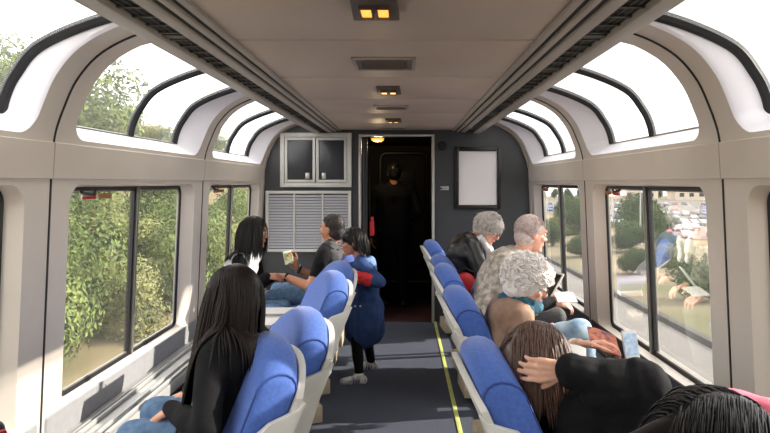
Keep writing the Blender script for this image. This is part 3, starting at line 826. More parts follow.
def sim_strand(root, d0, length, steps, cols, g=.25, wob=.0, rng=random, pull=None):
    p = V(root); d = V(d0).normalized(); pts = [p.copy()]; st = length/steps
    wv = V((rng.uniform(-1,1), rng.uniform(-1,1), 0))*wob; ph = rng.uniform(0,6.28)
    for i in range(steps):
        tgt = V((0,0,-1)) if pull is None else (V((0,0,-1))+pull).normalized()
        d = (d*(1-g)+tgt*g + wv*math.sin(ph+i*.9)).normalized()
        q = push_out(p+d*st, cols); 
        d2 = q-p
        if d2.length > 1e-5: d = (d*.4+d2.normalized()*.6).normalized()
        p = p + (q-p).normalized()*st if (q-p).length > 1e-6 else q
        p = push_out(p, cols); pts.append(p.copy())
    return pts

def scalp_dirs(n, front=.35, low=-.55, rng=random, backlow=-.6):
    """directions on the head (f,l,u) covered with hair: not the face"""
    out = []
    while len(out) < n:
        d = V((rng.gauss(0,1), rng.gauss(0,1), rng.gauss(0,1))).normalized()
        if d.x > .25 and d.z < front: continue
        if d.x <= .25 and d.z < low + (d.x+.6)*.35: continue
        out.append(d)
    return out

def hair_cap(head, thick=.012, back=.0, k=1.0):
    h = head
    return [('e', h.P(-.024-back,0,.032), [(.096+thick)*h.k*k, (.079+thick)*h.k*k, (.094+thick)*h.k*k], h.R),
            ('e', h.P(-.045-back,0,-.02), [(.070+thick)*h.k*k, (.070+thick)*h.k*k, (.075+thick)*h.k*k], h.R)]

def long_hair(parent, head, m, n, length, body_cols, r=.0035, steps=18, part=True, g=.28, wob=.03, seed=1, extra_base=(), lenvar=.15, front=.35, jit=.012, pull=None, fall=None):
    rng = random.Random(seed); b = BM()
    hcol = ('e', head.P(-.018,0,.028), [.108*head.k,.090*head.k,.106*head.k], head.R)
    fcol = ('e', head.P(.02,0,-.035), [.082*head.k,.074*head.k,.092*head.k], head.R)
    cols = [hcol, fcol]+list(body_cols)
    for d in scalp_dirs(n, front, -.5, rng):
        off = V((rng.uniform(-jit,jit), rng.uniform(-jit,jit), rng.uniform(0,jit)))
        root = head.P(-.018+d.x*.104, d.y*.086, .028+d.z*.102)+off*.4
        side = 1 if d.y > 0 else -1
        d0 = head.l*side*(.75) + head.f*(-.45 if d.x < .5 else -.35) + head.u*(.15*d.z) 
        pl = (pull or V((0,0,0)))
        if fall: pl = pl + fall(d)
        pts = sim_strand(root, d0, length(d)*(1+rng.uniform(-lenvar,lenvar)) if callable(length) else length*(1+rng.uniform(-lenvar,lenvar)), steps, [(c[0],c[1],c[2]+off.z,c[3],c[4]+off.z) if c[0]=='c' else c for c in cols], g, wob, rng, pl)
        N = len(pts); add_tube(b, pts, [r*(.7+.5*math.sin(math.pi*min(1,.15+i/N*.9)))*(1 if i < N-2 else .45) for i in range(N)], 5)
    base = remeshed(hair_cap(head, .010)+list(extra_base), .010, 0, 3)
    o = link('hair', base, m, parent, smooth=180)
    link('hair_strands', b, m, o, base=root_base(parent), smooth=180)
    return o

def short_hair(parent, head, m, n=500, length=.035, r=.0028, thick=.006, seed=2, front=.45, lift=.35, comb=(-.6,0,-.4), cap=None, low=-.5, jit=.2):
    rng = random.Random(seed); b = BM(); capp = cap or hair_cap(head, thick)
    for d in scalp_dirs(n, front, low, rng):
        root = head.P(-.020+d.x*(.098+thick), d.y*(.080+thick), .028+d.z*(.095+thick))
        nrm = (head.f*d.x+head.l*d.y+head.u*d.z).normalized(); cm = head.f*comb[0]+head.l*(comb[1]+.5*d.y)+head.u*comb[2]
        t = (cm-nrm*cm.dot(nrm)); t = t.normalized() if t.length > 1e-5 else nrm
        L = length*rng.uniform(.6,1.2); pts = [root-nrm*.004]
        for j in range(4):
            a = lift*(1-j/4); pts.append(pts[-1]+(t*(1-a)+nrm*a+V((rng.uniform(-jit,jit),rng.uniform(-jit,jit),rng.uniform(-jit,jit)))*.5).normalized()*L/4)
        add_tube(b, pts, [r,r,r*.9,r*.7,r*.3], 4)
    base = remeshed(capp, .008, 0, 3)
    o = link('hair', base, m, parent, smooth=180); link('hair_strands', b, m, o, base=root_base(parent), smooth=180)
    return o

def curly_hair(parent, head, m, n=520, R=.035, seed=3):
    rng = random.Random(seed); b = BM()
    for d in scalp_dirs(n, .12, -.62, rng):
        lay = rng.uniform(.0,1)
        c = head.P(-.026+d.x*(.105+R*lay), d.y*(.092+R*lay), .035+d.z*(.098+R*lay))
        ax = V((rng.gauss(0,1),rng.gauss(0,1),rng.gauss(0,1))).normalized(); u = ax.orthogonal().normalized(); w = ax.cross(u)
        rr = rng.uniform(.009,.017); turns = rng.uniform(1.1,1.9); ph = rng.uniform(0,6.28); N = 12
        pts = [c+(u*math.cos(ph+turns*2*math.pi*i/N)+w*math.sin(ph+turns*2*math.pi*i/N))*rr*(1-.2*i/N)+ax*(i/N-.5)*.022 for i in range(N+1)]
        add_tube(b, pts, [.0038*(.5+.8*math.sin(math.pi*(.1+.8*i/N))) for i in range(N+1)], 5)
    base = remeshed([('e', head.P(-.03,0,.038), [.118,.104,.112], head.R), ('e', head.P(-.05,0,-.03), [.086,.090,.076], head.R)], .009, 0, 3, .010, 38)
    o = link('hair', base, m, parent, smooth=180); link('hair_curls', b, m, o, base=root_base(parent), smooth=180)
    return o

def torso_cols(P, tags, d): 
    out = []
    for t in tags:
        for q in P.get(t, []):
            if q[0] == 'c': out.append(('c', q[1], q[2]+d, q[3], q[4]+d))
    return out
# ------------------------------------------------------------------ the woman with waist-long hair, left front
def ring(c, ax1, ax2, ra, rb, r, n=14, a0=0, a1=360):
    out = []
    pts = [V(c)+V(ax1)*ra*math.cos(math.radians(a0+(a1-a0)*i/n))+V(ax2)*rb*math.sin(math.radians(a0+(a1-a0)*i/n)) for i in range(n+1)]
    return [('c', pts[i], r, pts[i+1], r) for i in range(n)]
X_, Y_, Z_ = V((1,0,0)), V((0,1,0)), V((0,0,1))
def band(parent, name, w, d, r, m, width=.018):
    """a strap around a wrist"""
    d = V(d).normalized(); b = BM(); u = d.orthogonal().normalized(); v = d.cross(u)
    add_tube(b, [V(w)+u*r*math.cos(2*math.pi*i/16)+v*r*math.sin(2*math.pi*i/16) for i in range(16)], width/2, 6, closed=True, flat=None)
    link(name, b, m, parent)

def long_haired_woman():
    h = Head((-.59,2.46,1.08), 168, 8, k=.95)
    p, P, J = make_person('woman with waist-long black hair in a black top, seen from behind at the left', None, 'skin_warm',
        (-.60,2.43,.59), (-.585,2.445,.955), h, 174,
        {'L': ((-.765,2.315,.70), (-.8,.25,-.45), (0,.15,-1), .45, (.5,-.8,-.5)), 'R': ((-.79,2.60,.675), (-.8,-.3,-.3), (0,-.1,-1), .4, (.3,.8,-.5))},
        {'L': ((-.905,2.31,.60), (-.96,2.31,.115), (-1,.0,0)), 'R': ((-.915,2.57,.60), (-.96,2.57,.115), (-1,.0,0))}, k=.92, shw=.16)
    h.face(p, brow='hair_black')
    garment(p, 'jumper', 'cloth_black', P, ['torso','uarmL','uarmR','farmL','farmR'], .014, .009, .009, 10, seed=1)
    garment(p, 'jeans', 'jeans', {**P, 'hips':P['torso'][:2]}, ['hips','legL','legR'], .010, .010, .006, 9, seed=2); shoes(p, P)
    cols = torso_cols(P, ['torso','uarmL','uarmR'], .022)
    long_hair(p, h, 'hair_dark', 2000, lambda d: .62 if d.x > -.15 else .33, cols, .0026, 20, g=.52, wob=.03, seed=4, lenvar=.22, jit=.006,
              extra_base=[('c', h.P(-.04,.04,-.04), .055, V((-.59,2.39,.92)), .045), ('c', h.P(-.04,-.03,-.04), .055, V((-.57,2.46,.92)), .045), ('c', h.P(.0,.05,-.05), .045, V((-.70,2.36,.80)), .03)],
              fall=lambda d: V((-.20 if d.x > -.15 else -.06,0,0)))
long_haired_woman()

def smiling_girl():
    h = Head((-1.085,5.0,1.135), -8, 8, k=.95)
    p, P, J = make_person('girl with long black hair in a white shirt sitting by the left window', None, 'skin_brown',
        (-1.27,5.02,.478), (-1.14,5.01,.975), h, -8,
        {'R': ((-.985,4.93,.80), (.9,.25,-.05), (.1,.5,-.8), .5, (-.3,-.6,-.7)), 'L': ((-.98,5.10,.76), (.9,.1,.05), (0,-.3,-.9), .4, (-.2,.6,-.7))},
        {'R': ((-.87,4.80,.55), (-.86,4.84,.115), (1,-.2,0)), 'L': ((-.87,5.02,.54), (-.86,5.03,.115), (1,.1,0))}, k=.93, shw=.16)
    h.face(p, brow='hair_black')
    garment(p, 'shirt', 'white_cloth', P, ['torso'], .014, .009, .007, 11, seed=3)
    for s in 'RL': garment(p, 'sleeve', 'cloth_black', P, ['uarm'+s,'farm'+s], .013, .008, .005, 12, seed=4)
    garment(p, 'jeans', 'jeans', {**P, 'hips':P['torso'][:2]}, ['hips','legL','legR'], .011, .010, .006, 9, seed=5); shoes(p, P)
    cols = torso_cols(P, ['torso','uarmL','uarmR'], .020)
    long_hair(p, h, 'hair_black', 800, lambda d: .27 if d.y < 0 else .25, cols, .0028, 16, g=.36, wob=.03, seed=6, extra_base=[('c', h.P(-.045,0,-.03), .052, h.P(-.05,-.01,-.12), .04)], fall=lambda d: V((.0,-.05,0)))
smiling_girl()

def phone_man():
    h = Head((-.525,5.34,1.135), 152, 4, k=1.0)
    p, P, J = make_person('man in a black t-shirt and grey vest holding up a white phone', None, 'skin_tan',
        (-.64,5.33,.615), (-.555,5.335,.995), h, 180,
        {'L': ((-.885,5.12,.775), (-1,.05,.05), (.1,.2,-1), .3, (.3,-.6,-.9)), 'R': ((-.845,5.47,.80), (-.62,.0,.78), (.55,-.8,.2), .75, (.4,.3,-.9), {'thumb':.8})},
        {'L': ((-1.0,5.24,.58), (-.96,5.24,.12), (-1,-.1,0)), 'R': ((-1.0,5.50,.60), (-.96,5.5,.12), (-1,.1,0))}, k=1.0, shw=.18, bulk=1.02)
    h.face(p, brow='hair_saltpepper')
    sl = [partial(P['uarmL'][0], .62), partial(P['uarmR'][0], .62)]
    garment(p, 't_shirt', 'cloth_black', P, ['torso'], .012, .009, .007, 11, extra=sl, seed=7)
    vest = [('c', J['chest']-J['f']*.035-J['l']*.10, .085, J['chest']-J['f']*.035+J['l']*.10, .085), ('c', J['hip'].lerp(J['neck'],.35)-J['f']*.05-J['l']*.08, .085, J['hip'].lerp(J['neck'],.35)-J['f']*.05+J['l']*.08, .085),
            ('c', J['hip'].lerp(J['neck'],.86)-J['f']*.03-J['l']*.11, .055, J['hip'].lerp(J['neck'],.86)-J['f']*.03+J['l']*.11, .055), ('c', J['neck']-J['f']*.02-J['l']*.05, .05, J['neck']-J['f']*.02+J['l']*.05, .05)]
    link('vest', remeshed(vest, .009, .012, 3, .006, 12, 8), 'cloth_grey', p, smooth=180)
    garment(p, 'trousers', 'jeans', {**P, 'hips':P['torso'][:2]}, ['hips','legL','legR'], .011, .010, .006, 9, seed=9); shoes(p, P)
    short_hair(p, h, 'hair_saltpepper', 700, .016, .0022, .002, 8, lift=.5)
    band(p, 'wristwatch', J['wrR'].lerp(J['elR'],.10), J['wrR']-J['elR'], .030, 'phone_black', .026)
    band(p, 'bracelet', J['wrL'].lerp(J['elL'],.12), J['wrL']-J['elL'], .030, 'phone_black', .016)
    return J
JM = phone_man()

def phone(c, right, up, size, body, screen, label):
    c, right, up = V(c), V(right).normalized(), V(up).normalized(); nrm = right.cross(up).normalized(); up = nrm.cross(right)
    R = Matrix((right, up, nrm)).transposed(); w, h = size
    t = empty('phone', c-up*h/2, label, 'phone')
    b = BM(); add_box(b, (0,0,0), (w,h,.009), .004, seg=3); bmesh.ops.transform(b, matrix=Matrix.Translation(c) @ R.to_4x4(), verts=b.verts); link('case', b, body, t)
    b = BM(); add_box(b, (0,.002,.0048), (w*.88,h*.74,.0012), 0); bmesh.ops.transform(b, matrix=Matrix.Translation(c) @ R.to_4x4(), verts=b.verts); link('screen', b, screen, t)
    b = BM(); add_ellipsoid(b, (0,-h*.435,.0048), (.005,.005,.001)); bmesh.ops.transform(b, matrix=Matrix.Translation(c) @ R.to_4x4(), verts=b.verts); link('button', b, 'steel', t)
phone((-.905,5.44,.885), (.80,.55,.12), (-.22,.1,.97), (.08,.115), 'phone_white', 'screen_green', 'white phone with a greenish picture held up by the man in the black t-shirt')

def child():
    h = Head((-.325,5.0,1.06), 186, 6, k=.86)
    p, P, J = make_person('child in a dark denim coat standing in the aisle with a hand on a seat', None, 'skin_brown',
        (-.225,5.03,.56), (-.262,5.005,.925), h, 182,
        {'L': ((-.285,4.82,.815), (-.95,-.05,.1), (-.1,.5,-.8), .55, (1,-.35,-.45)), 'R': ((-.40,5.10,.86), (-.9,-.2,0), (0,-.2,-1), .3, (.3,.6,-.6))},
        {'L': ((-.285,4.93,.315), (-.262,4.865,.055), (-1,-.12,0)), 'R': ((-.225,5.11,.315), (-.19,5.24,.055), (-.8,-.1,0))}, k=.74, shw=.15, handk=.72, voxel=.006, base=(-.235,5.02,0))
    h.face(p, brow='hair_black')
    hip = J['hip']; sk = [('c', hip+V((0,sy*.035,-.02)), .105, hip+V((.0,sy*.05,-.20)), .105) for sy in (-1,1)]+[('c', hip+V((-.03,0,-.02)), .10, hip+V((-.045,0,-.20)), .10), ('c', hip+V((.03,0,-.02)), .10, hip+V((.03,0,-.20)), .10)]
    coat = garment(p, 'coat', 'denim', P, ['torso','uarmL','uarmR'], .020, .008, .010, 11, extra=sk+[partial(q, .9) for q in P['farmL'][:1]+P['farmR'][:1]], seed=10)
    for s in 'LR':
        a = J['elL' if s == 'L' else 'elR'].lerp(J['wr'+s], .45); b_ = J['wr'+s]
        link('cuff', remeshed([('c', a, .046, b_, .042)], .006, .004, 2, .005, 30, 3), 'red', p, smooth=180)
    nb = J['neck']
    hood = ring(nb+V((.035,0,-.012)), V((1,0,0)), V((0,1,0)), .055, .075, .030, 14)+[('e', nb+V((.085,0,-.06)), (.04,.085,.085), Matrix.Identity(3))]
    link('hood', remeshed(hood, .008, 0, 3, .008, 14, 4), 'denim_light', p, smooth=180)
    b = BM()
    for i in range(2): add_ellipsoid(b, V((hip.x-.03-.04*i, hip.y-.150, hip.z+.02)), (.008,.008,.008))
    link('button', b, 'silver', p)
    garment(p, 'leggings', 'cloth_black', P, ['legL','legR'], .006, .008, .003, 12, seed=11)
    shoes(p, P, 'shoe_white', .010)
    b = BM()
    for s in 'LR':
        q = P['foot'+s]; a, c2 = q[1][1], q[1][3]; fd = (c2-a).normalized(); sd2 = UP.cross(fd)
        for sg in (-1,1):
            for i in range(3): add_tube(b, [a.lerp(c2,.25+.2*i)+sd2*sg*.042+UP*.018, a.lerp(c2,.35+.2*i)+sd2*sg*.045-UP*.015], .004, 5)
    link('shoe_stripe', b, 'denim', p)
    # bowl-cut hair
    long_hair(p, h, 'hair_black', 800, lambda d: .085 if d.x > -.1 else .12, [], .0030, 9, g=.30, wob=.02, seed=12, front=.42, extra_base=[('e', h.P(.02,0,.055), [.085*.86,.085*.86,.066*.86], h.R)])
child()

def vestibule_person():
    h = Head((-.04,7.92,1.645), 95, 0, k=1.0)
    p, P, J = make_person('person in dark clothes standing with their back turned in the end doorway', None, 'skin_tan',
        (-.04,7.9,.94), (-.04,7.9,1.49), h, 92,
        {'L': ((-.32,7.98,.86), (0,.2,-1), (1,0,0), .4, (-.3,-.8,0)), 'R': ((.22,8.05,1.05), (-.2,1,.1), (-.5,0,-.6), .4, (.4,-.8,-.3))},
        {'L': ((-.14,7.93,.50), (-.15,7.90,.075), (-.1,1,0)), 'R': ((.06,7.93,.50), (.08,7.90,.075), (.1,1,0))}, k=1.05, shw=.19, bulk=1.1, voxel=.008, base=(-.04,7.9,0))
    h.face(p, brow='hair_black')
    garment(p, 'jacket', 'cloth_black', P, ['torso','uarmL','uarmR','farmL','farmR'], .018, .010, .008, 9, seed=12)
    garment(p, 'trousers', 'cloth_black', {**P, 'hips':P['torso'][:2]}, ['hips','legL','legR'], .014, .010, .006, 9, seed=13); shoes(p, P)
    short_hair(p, h, 'hair_black', 400, .03, .003, .006, 9)
vestibule_person()

def scarf_woman():
    h = Head((.765,5.19,1.145), -28, 32, k=.97)
    p, P, J = make_person('grey-haired woman in a black jacket and white scarf looking down by the bulkhead', None, 'skin_pink',
        (.55,5.16,.635), (.615,5.185,1.075), h, -8,
        {'R': ((.90,5.05,.72), (.9,.3,-.1), (0,.2,-1), .5, (-.3,-.7,-.6)), 'L': ((.92,5.26,.72), (.9,-.3,-.1), (0,-.2,-1), .5, (-.3,.7,-.6))},
        {'R': ((1.03,5.08,.60), (1.05,5.06,.115), (1,0,0)), 'L': ((1.03,5.28,.60), (1.05,5.3,.115), (1,0,0))}, k=.97, shw=.18, bulk=1.22)
    h.face(p, True, 'hair_grey')
    garment(p, 'jacket', 'leather', P, ['torso','uarmL','uarmR','farmL','farmR'], .020, .009, .011, 11, seed=14)
    garment(p, 'trousers', 'cloth_black', {**P, 'hips':P['torso'][:2]}, ['hips','legL','legR'], .012, .010, .006, 9, seed=15); shoes(p, P)
    n = J['neck']; f = J['f']; l = J['l']; s = .035
    sc = ring(n+V((.035,0,.0)), f, l, .070, .080, .026, 14, -105, 105)
    for sg in (-1,1): sc += [('c', n+f*.085+l*sg*.055, .032, n+f*.150+l*sg*.060-UP*.10, .034), ('c', n+f*.150+l*sg*.060-UP*.10, .034, n+f*.165+l*sg*.05-UP*.24, .030)]
    link('scarf', remeshed(sc, .008, 0, 2, .010, 22, 5), 'white_cloth', p, smooth=180)
    short_hair(p, h, 'hair_grey', 1100, .060, .0040, .020, 10, front=.38, lift=.06, jit=.08, comb=(.5,0,-.7), cap=hair_cap(h, .018)+[('e', h.P(.03,0,.075), [.07,.08,.045], h.R)])
scarf_woman()

def grey_shirt_man():
    h = Head((.955,4.40,1.17), 14, 10, k=1.03)
    p, P, J = make_person('broad man with short pale hair in a mottled grey shirt leaning to the right window', None, 'skin_pink',
        (.66,4.47,.62), (.875,4.42,1.02), h, 2,
        {'R': ((1.055,4.20,.74), (1,.12,-.2), (.1,.4,-1), .45, (-.5,-.6,-.8)), 'L': ((1.07,4.50,.76), (.9,-.3,-.1), (0,-.2,-1), .45, (-.4,.7,-.6))},
        {'R': ((1.10,4.33,.61), (1.06,4.32,.12), (1,0,0)), 'L': ((1.10,4.62,.61), (1.06,4.62,.12), (1,.1,0))}, k=1.03, shw=.19, bulk=1.20)
    h.face(p, True, 'hair_pinkgrey')
    garment(p, 'shirt', 'plaid', P, ['torso','uarmL','uarmR'], .018, .009, .014, 10, extra=[P['farmR'][0],P['farmL'][0]], seed=16)
    col = ring(J['neck']+V((.01,0,.015)), J['f'], J['l'], .07, .075, .018, 14)
    link('collar', remeshed(col, .007, .004, 2, .004, 20, 6), 'plaid', p, smooth=180)
    garment(p, 'trousers', 'cloth_grey', {**P, 'hips':P['torso'][:2]}, ['hips','legL','legR'], .013, .010, .007, 9, seed=17); shoes(p, P)
    for s in 'RL': link('cuff', remeshed([('c', J['el'+s].lerp(J['wr'+s],.45), .046, J['el'+s].lerp(J['wr'+s],.92), .036)], .007, .004, 2, .005, 20, 7), 'cloth_black', p, smooth=180)
    short_hair(p, h, 'hair_pinkgrey', 1300, .034, .0028, .005, 11, front=.5, lift=.12, jit=.12, comb=(-.35,0,-.8), low=-.62)
grey_shirt_man()

def curly_woman():
    h = Head((.735,3.38,.985), -12, 22, k=.95)
    p, P, J = make_person('elderly woman with curly white hair, teal scarf and brown coat', None, 'skin_pink',
        (.63,3.50,.59), (.69,3.44,.865), h, -4,
        {'R': ((.86,3.42,.70), (.9,.35,-.1), (0,.3,-1), .5, (-.4,-.6,-.6)), 'L': ((.90,3.56,.72), (.9,-.2,-.1), (0,-.2,-1), .5, (-.3,.7,-.6))},
        {'R': ((.985,3.34,.745), (1.10,3.50,.42), (.8,.2,-.4)), 'L': ((1.04,3.60,.56), (1.06,3.6,.115), (1,0,0))}, k=.92, shw=.165, bulk=1.1)
    h.face(p, True, 'hair_white')
    garment(p, 'coat', 'brown_coat', P, ['torso','uarmL','uarmR'], .022, .009, .010, 11, extra=[P['farmR'][0],P['farmL'][0]], seed=18)
    garment(p, 'jeans', 'jeans_light', {**P, 'hips':P['torso'][:2]}, ['hips','legL','legR'], .014, .010, .009, 10, seed=19); shoes(p, P)
    n = J['neck']; f = J['f']; l = J['l']
    sc = ring(n+V((.005,0,.03)), f, l, .085, .095, .034, 16)+ring(n+V((.0,0,-.01)), f, l, .10, .115, .030, 16)
    link('scarf', remeshed(sc, .008, 0, 2, .012, 24, 8), 'teal', p, smooth=180)
    curly_hair(p, h, 'hair_white', 900, .038)
curly_woman()

def resting_woman():
    h = Head((.555,2.285,.885), 14, 30, roll=-6, k=1.0)
    p, P, J = make_person('brown-haired woman in a black hooded top resting a hand against her head', None, 'skin_fair',
        (.80,2.42,.60), (.635,2.36,.755), h, 0,
        {'R': ((.605,2.105,.905), (-1,.22,-.06), (.05,1,.0), .42, (1,-.35,.02), {'thumb':.45,'spread':.05}), 'L': ((.785,2.60,.865), (1,.0,.06), (.1,-.3,-1), .5, (-.3,.7,-.6))},
        {'R': ((1.16,2.36,.60), (1.14,2.38,.115), (1,0,0)), 'L': ((1.17,2.60,.59), (1.14,2.6,.115), (1,0,0))}, k=.95, shw=.18, bulk=1.05, voxel=.0045, handk=1.02)
    h.face(p, brow='hair_brown')
    el = J['elR']; w = J['wrR']; sh = J['shR']
    sl = [('c', el-UP*.012, .056, w.lerp(el,.12), .040), ('c', el+V((0,0,-.02)), .062, el.lerp(w,.5)+V((0,.01,-.05)), .055), ('c', sh, .085, el, .066), ('c', sh+V((.05,.02,-.08)), .09, el+V((-.04,.03,-.06)), .06)]
    garment(p, 'jumper', 'cloth_black', P, ['torso','uarmL'], .022, .007, .014, 10, extra=sl, seed=20)
    link('hood', remeshed(ring(J['neck']+V((-.03,0,.02)), V((1,0,.2)), V((0,1,0)), .12, .16, .052, 14), .008, 0, 3, .010, 14, 9), 'cloth_black', p, smooth=180)
    garment(p, 'trousers', 'cloth_black', {**P, 'hips':P['torso'][:2]}, ['hips','legL','legR'], .012, .010, .006, 9, seed=21); shoes(p, P)
    band(p, 'bracelet', J['wrL'].lerp(J['elL'],.15), J['wrL']-J['elL'], .031, 'hair_white', .010)
    cols = torso_cols(P, ['torso'], .026)
    long_hair(p, h, 'hair_brown', 2400, .21, cols, .0026, 16, g=.30, wob=.025, seed=14, front=.42,
              extra_base=[('c', h.P(-.06,.0,-.02), .075, h.P(-.07,0,-.10), .06)], fall=lambda d: V((.12 if d.x > -.2 else -.02,0,0)))
resting_woman()

def corner_person():
    h = Head((.715,1.29,.955), -6, 36, k=1.0)
    p, P, J = make_person('person with glossy black hair bent forward in the right corner', None, 'skin_warm',
        (.62,1.29,.61), (.665,1.29,.835), h, 0,
        {'R': ((.86,1.15,.74), (.9,.3,-.2), (0,.3,-1), .5, (-.4,-.7,-.5)), 'L': ((.9,1.42,.74), (.9,-.3,-.2), (0,-.2,-1), .5, (-.3,.7,-.6))},
        {'R': ((1.04,1.19,.60), (1.06,1.19,.115), (1,0,0)), 'L': ((1.04,1.38,.60), (1.06,1.4,.115), (1,0,0))}, k=.97, shw=.17, bulk=1.1)
    h.face(p, brow='hair_black')
    garment(p, 'jacket', 'leather', P, ['torso','uarmL','uarmR','farmL','farmR'], .020, .009, .010, 10, seed=22)
    garment(p, 'trousers', 'cloth_black', {**P, 'hips':P['torso'][:2]}, ['hips','legL','legR'], .012, .010, .006, 9, seed=23); shoes(p, P)
    cols = torso_cols(P, ['torso','uarmL','uarmR'], .026)
    long_hair(p, h, 'hair_black', 2400, .42, cols, .0020, 18, g=.24, wob=.03, seed=15, front=.55, extra_base=[('c', h.P(-.05,0,0), .085, h.P(-.12,0,-.14), .08), ('e', h.P(.02,0,.05), [.10,.10,.07], h.R)], jit=.018)
    return J
JF = corner_person()

# ------------------------------------------------------------------ small things the passengers have with them
nk = JF['neck']
pil = ring(nk+V((.15,.10,.150)), V((1,0,-.05)), V((.0,1,.0)), .105, .130, .050, 18, -150, 150)
tag(link('neck_pillow', remeshed(pil, .010, 0, 4, .008, 9, 10), 'pink', base=nk, smooth=180), 'pink fleecy travel pillow around the neck of the black-haired person in the corner', 'pillow')

def sheet(name, pts, m, label, cat, th=.0025, base=None):
    b = BM(); a, b2, c, d = [V(p) for p in pts]; n = (b2-a).cross(d-a).normalized()*th; N = 6
    def grid(o):
        return [[a.lerp(b2,i/N).lerp(d.lerp(c,i/N), j/N)+o+n*(1.6*math.sin(math.pi*i/N)) for i in range(N+1)] for j in range(N+1)]
    add_strip(b, grid(V((0,0,0)))); add_strip(b, grid(n))
    edge = lambda o: [a+o, b2+o, c+o, d+o, a+o]
    add_strip(b, [edge(V((0,0,0))), edge(n)])
    bmesh.ops.remove_doubles(b, verts=b.verts, dist=1e-5)
    return tag(link(name, b, m, base=base or a), label, cat)
# black handbag on the lap, the leaflet, a folded paper and a phone on top of it
def lap_bag():
    t = empty('handbag', (.93,2.50,.665), 'black handbag on the lap of the woman resting her head', 'bag')
    b = BM(); add_box(b, (.93,2.50,.735), (.24,.28,.14), .035, seg=4); link('body', b, 'leather', t)
    b = BM(); add_tube(b, [(.84,2.46,.79),(.86,2.42,.815),(.93,2.40,.82),(1.0,2.42,.815),(1.02,2.46,.79)], .008, 8); link('strap', b, 'leather', t)
lap_bag()
sheet('leaflet', [(.815,2.54,.868),(.925,2.51,.835),(.945,2.64,.885),(.835,2.66,.922)], 'leaflet', 'orange and purple patterned leaflet in the hand beside the right window', 'leaflet', .004)
sheet('paper', [(.705,2.45,.865),(.765,2.43,.853),(.785,2.50,.872),(.725,2.52,.884)], 'white', 'small white folded paper beside the patterned leaflet', 'paper')
phone((.985,2.575,.868), (.97,.20,.05), (-.08,.18,.97), (.066,.118), 'phone_white', 'screen_blue', 'pale phone with a lit page standing on the black handbag by the window')
sheet('paper', [(1.07,4.12,.75),(1.19,4.10,.755),(1.20,4.26,.79),(1.08,4.28,.785)], 'white', 'white paper in the hands of the man in the mottled grey shirt', 'paper')
# tablet propped on the ledge beyond the man
def tablet():
    c = V((1.09,4.38,.82)); t = empty('tablet', (1.09,4.38,.75), 'dark tablet with a pale edge held up before the man in the grey shirt', 'tablet')
    R = Matrix.Rotation(math.radians(14),3,'Z') @ Matrix.Rotation(math.radians(-58),3,'Y')
    b = BM(); add_box(b, (0,0,0), (.20,.15,.010), .004); bmesh.ops.transform(b, matrix=Matrix.Translation(c) @ R.to_4x4(), verts=b.verts); link('case', b, 'phone_white', t)
    b = BM(); add_box(b, (0,0,.006), (.17,.125,.003), 0); bmesh.ops.transform(b, matrix=Matrix.Translation(c) @ R.to_4x4(), verts=b.verts); link('screen', b, 'phone_black', t)
tablet()
def red_bag():
    t = empty('shoulder_bag', (.50,4.83,.50), 'bright red shoulder bag between the seat and the grey-haired woman', 'bag')
    b = BM(); add_ellipsoid(b, (.545,4.88,.74), (.085,.05,.10), None, 16, 12); add_box(b, (.545,4.88,.60), (.17,.09,.20), .03); link('body', b, 'red', t)
    b = BM(); add_tube(b, [(.47,4.88,.72),(.48,4.88,.84),(.545,4.88,.87),(.61,4.88,.84),(.62,4.88,.72)], .008, 8); link('strap', b, 'leather', t)
red_bag()
def ledge_bag():
    t = empty('backpack', (-1.425,2.25,.375), 'black bag with dark red piping on the window ledge at the lower left', 'bag')
    b = BM(); add_box(b, (-1.425,2.25,.522), (.12,.20,.295), .05, seg=4); link('body', b, 'leather', t)
    b = BM(); add_tube(b, [(-1.361,2.17,.58),(-1.363,2.20,.63),(-1.363,2.25,.64),(-1.363,2.30,.63),(-1.361,2.33,.58)], .006, 6); link('piping', b, 'red', t)
ledge_bag()
# ================================================================== OUTDOORS
def terrain(x, y):
    """height of the land beside the line (rail level is 2.75 m below the carpet)"""
    n = mnoise.noise(V((x*.03,y*.03,0)))*.8+mnoise.noise(V((x*.11,y*.11,3)))*.25
    if x < 0:
        a = max(0, -x-7); return -2.75 + min(a*.16, 5) + n*min(1,a/8)
    if x < 15: return -2.75 + n*.15*max(0,(x-9)/6)
    return -2.75 - min((x-15)*.16, 6.2) + n*.5*min(1,(x-15)/10)
def ground_mesh(x0, x1, y0, y1, nx, ny):
    b = BM(); add_strip(b, [[(x0+(x1-x0)*i/nx, y0+(y1-y0)*j/ny, terrain(x0+(x1-x0)*i/nx, y0+(y1-y0)*j/ny)) for i in range(nx+1)] for j in range(ny+1)]); return b
o = link('ground', ground_mesh(-160,0,-40,420,60,110), 'scrub', smooth=180); tag(o, 'scrubby bank outside the left windows', 'ground', None, 'structure')
o = link('ground', ground_mesh(0,260,-40,520,90,140), 'dirt', smooth=180); tag(o, 'dry ground outside the right windows', 'ground', None, 'structure')
b = BM(); add_box(b, (0,190,-2.74), (7.4,470,.06)); o = link('track_bed', b, 'ballast', smooth=0); tag(o, 'pale ballast beside the train', 'ground', None, 'structure')
b = BM(); add_box(b, (6.6,190,-2.66), (2.4,470,.04)); o = link('road', b, 'asphalt', smooth=0); tag(o, 'grey service road below the right windows', 'road', None, 'structure')
b = BM(); add_box(b, (8.0,190,-2.62), (.22,470,.22)); o = link('kerb', b, 'kerb', smooth=0); tag(o, 'dark kerb along the service road', 'kerb', None, 'structure')
b = BM()
add_strip(b, [[(x, y, terrain(x,y)+.12) for x in np.linspace(42,170,20)] for y in np.linspace(120,380,30)])
o = link('car_park', b, 'asphalt', smooth=180); tag(o, 'pale car park in the distance outside the right windows', 'road', None, 'structure')

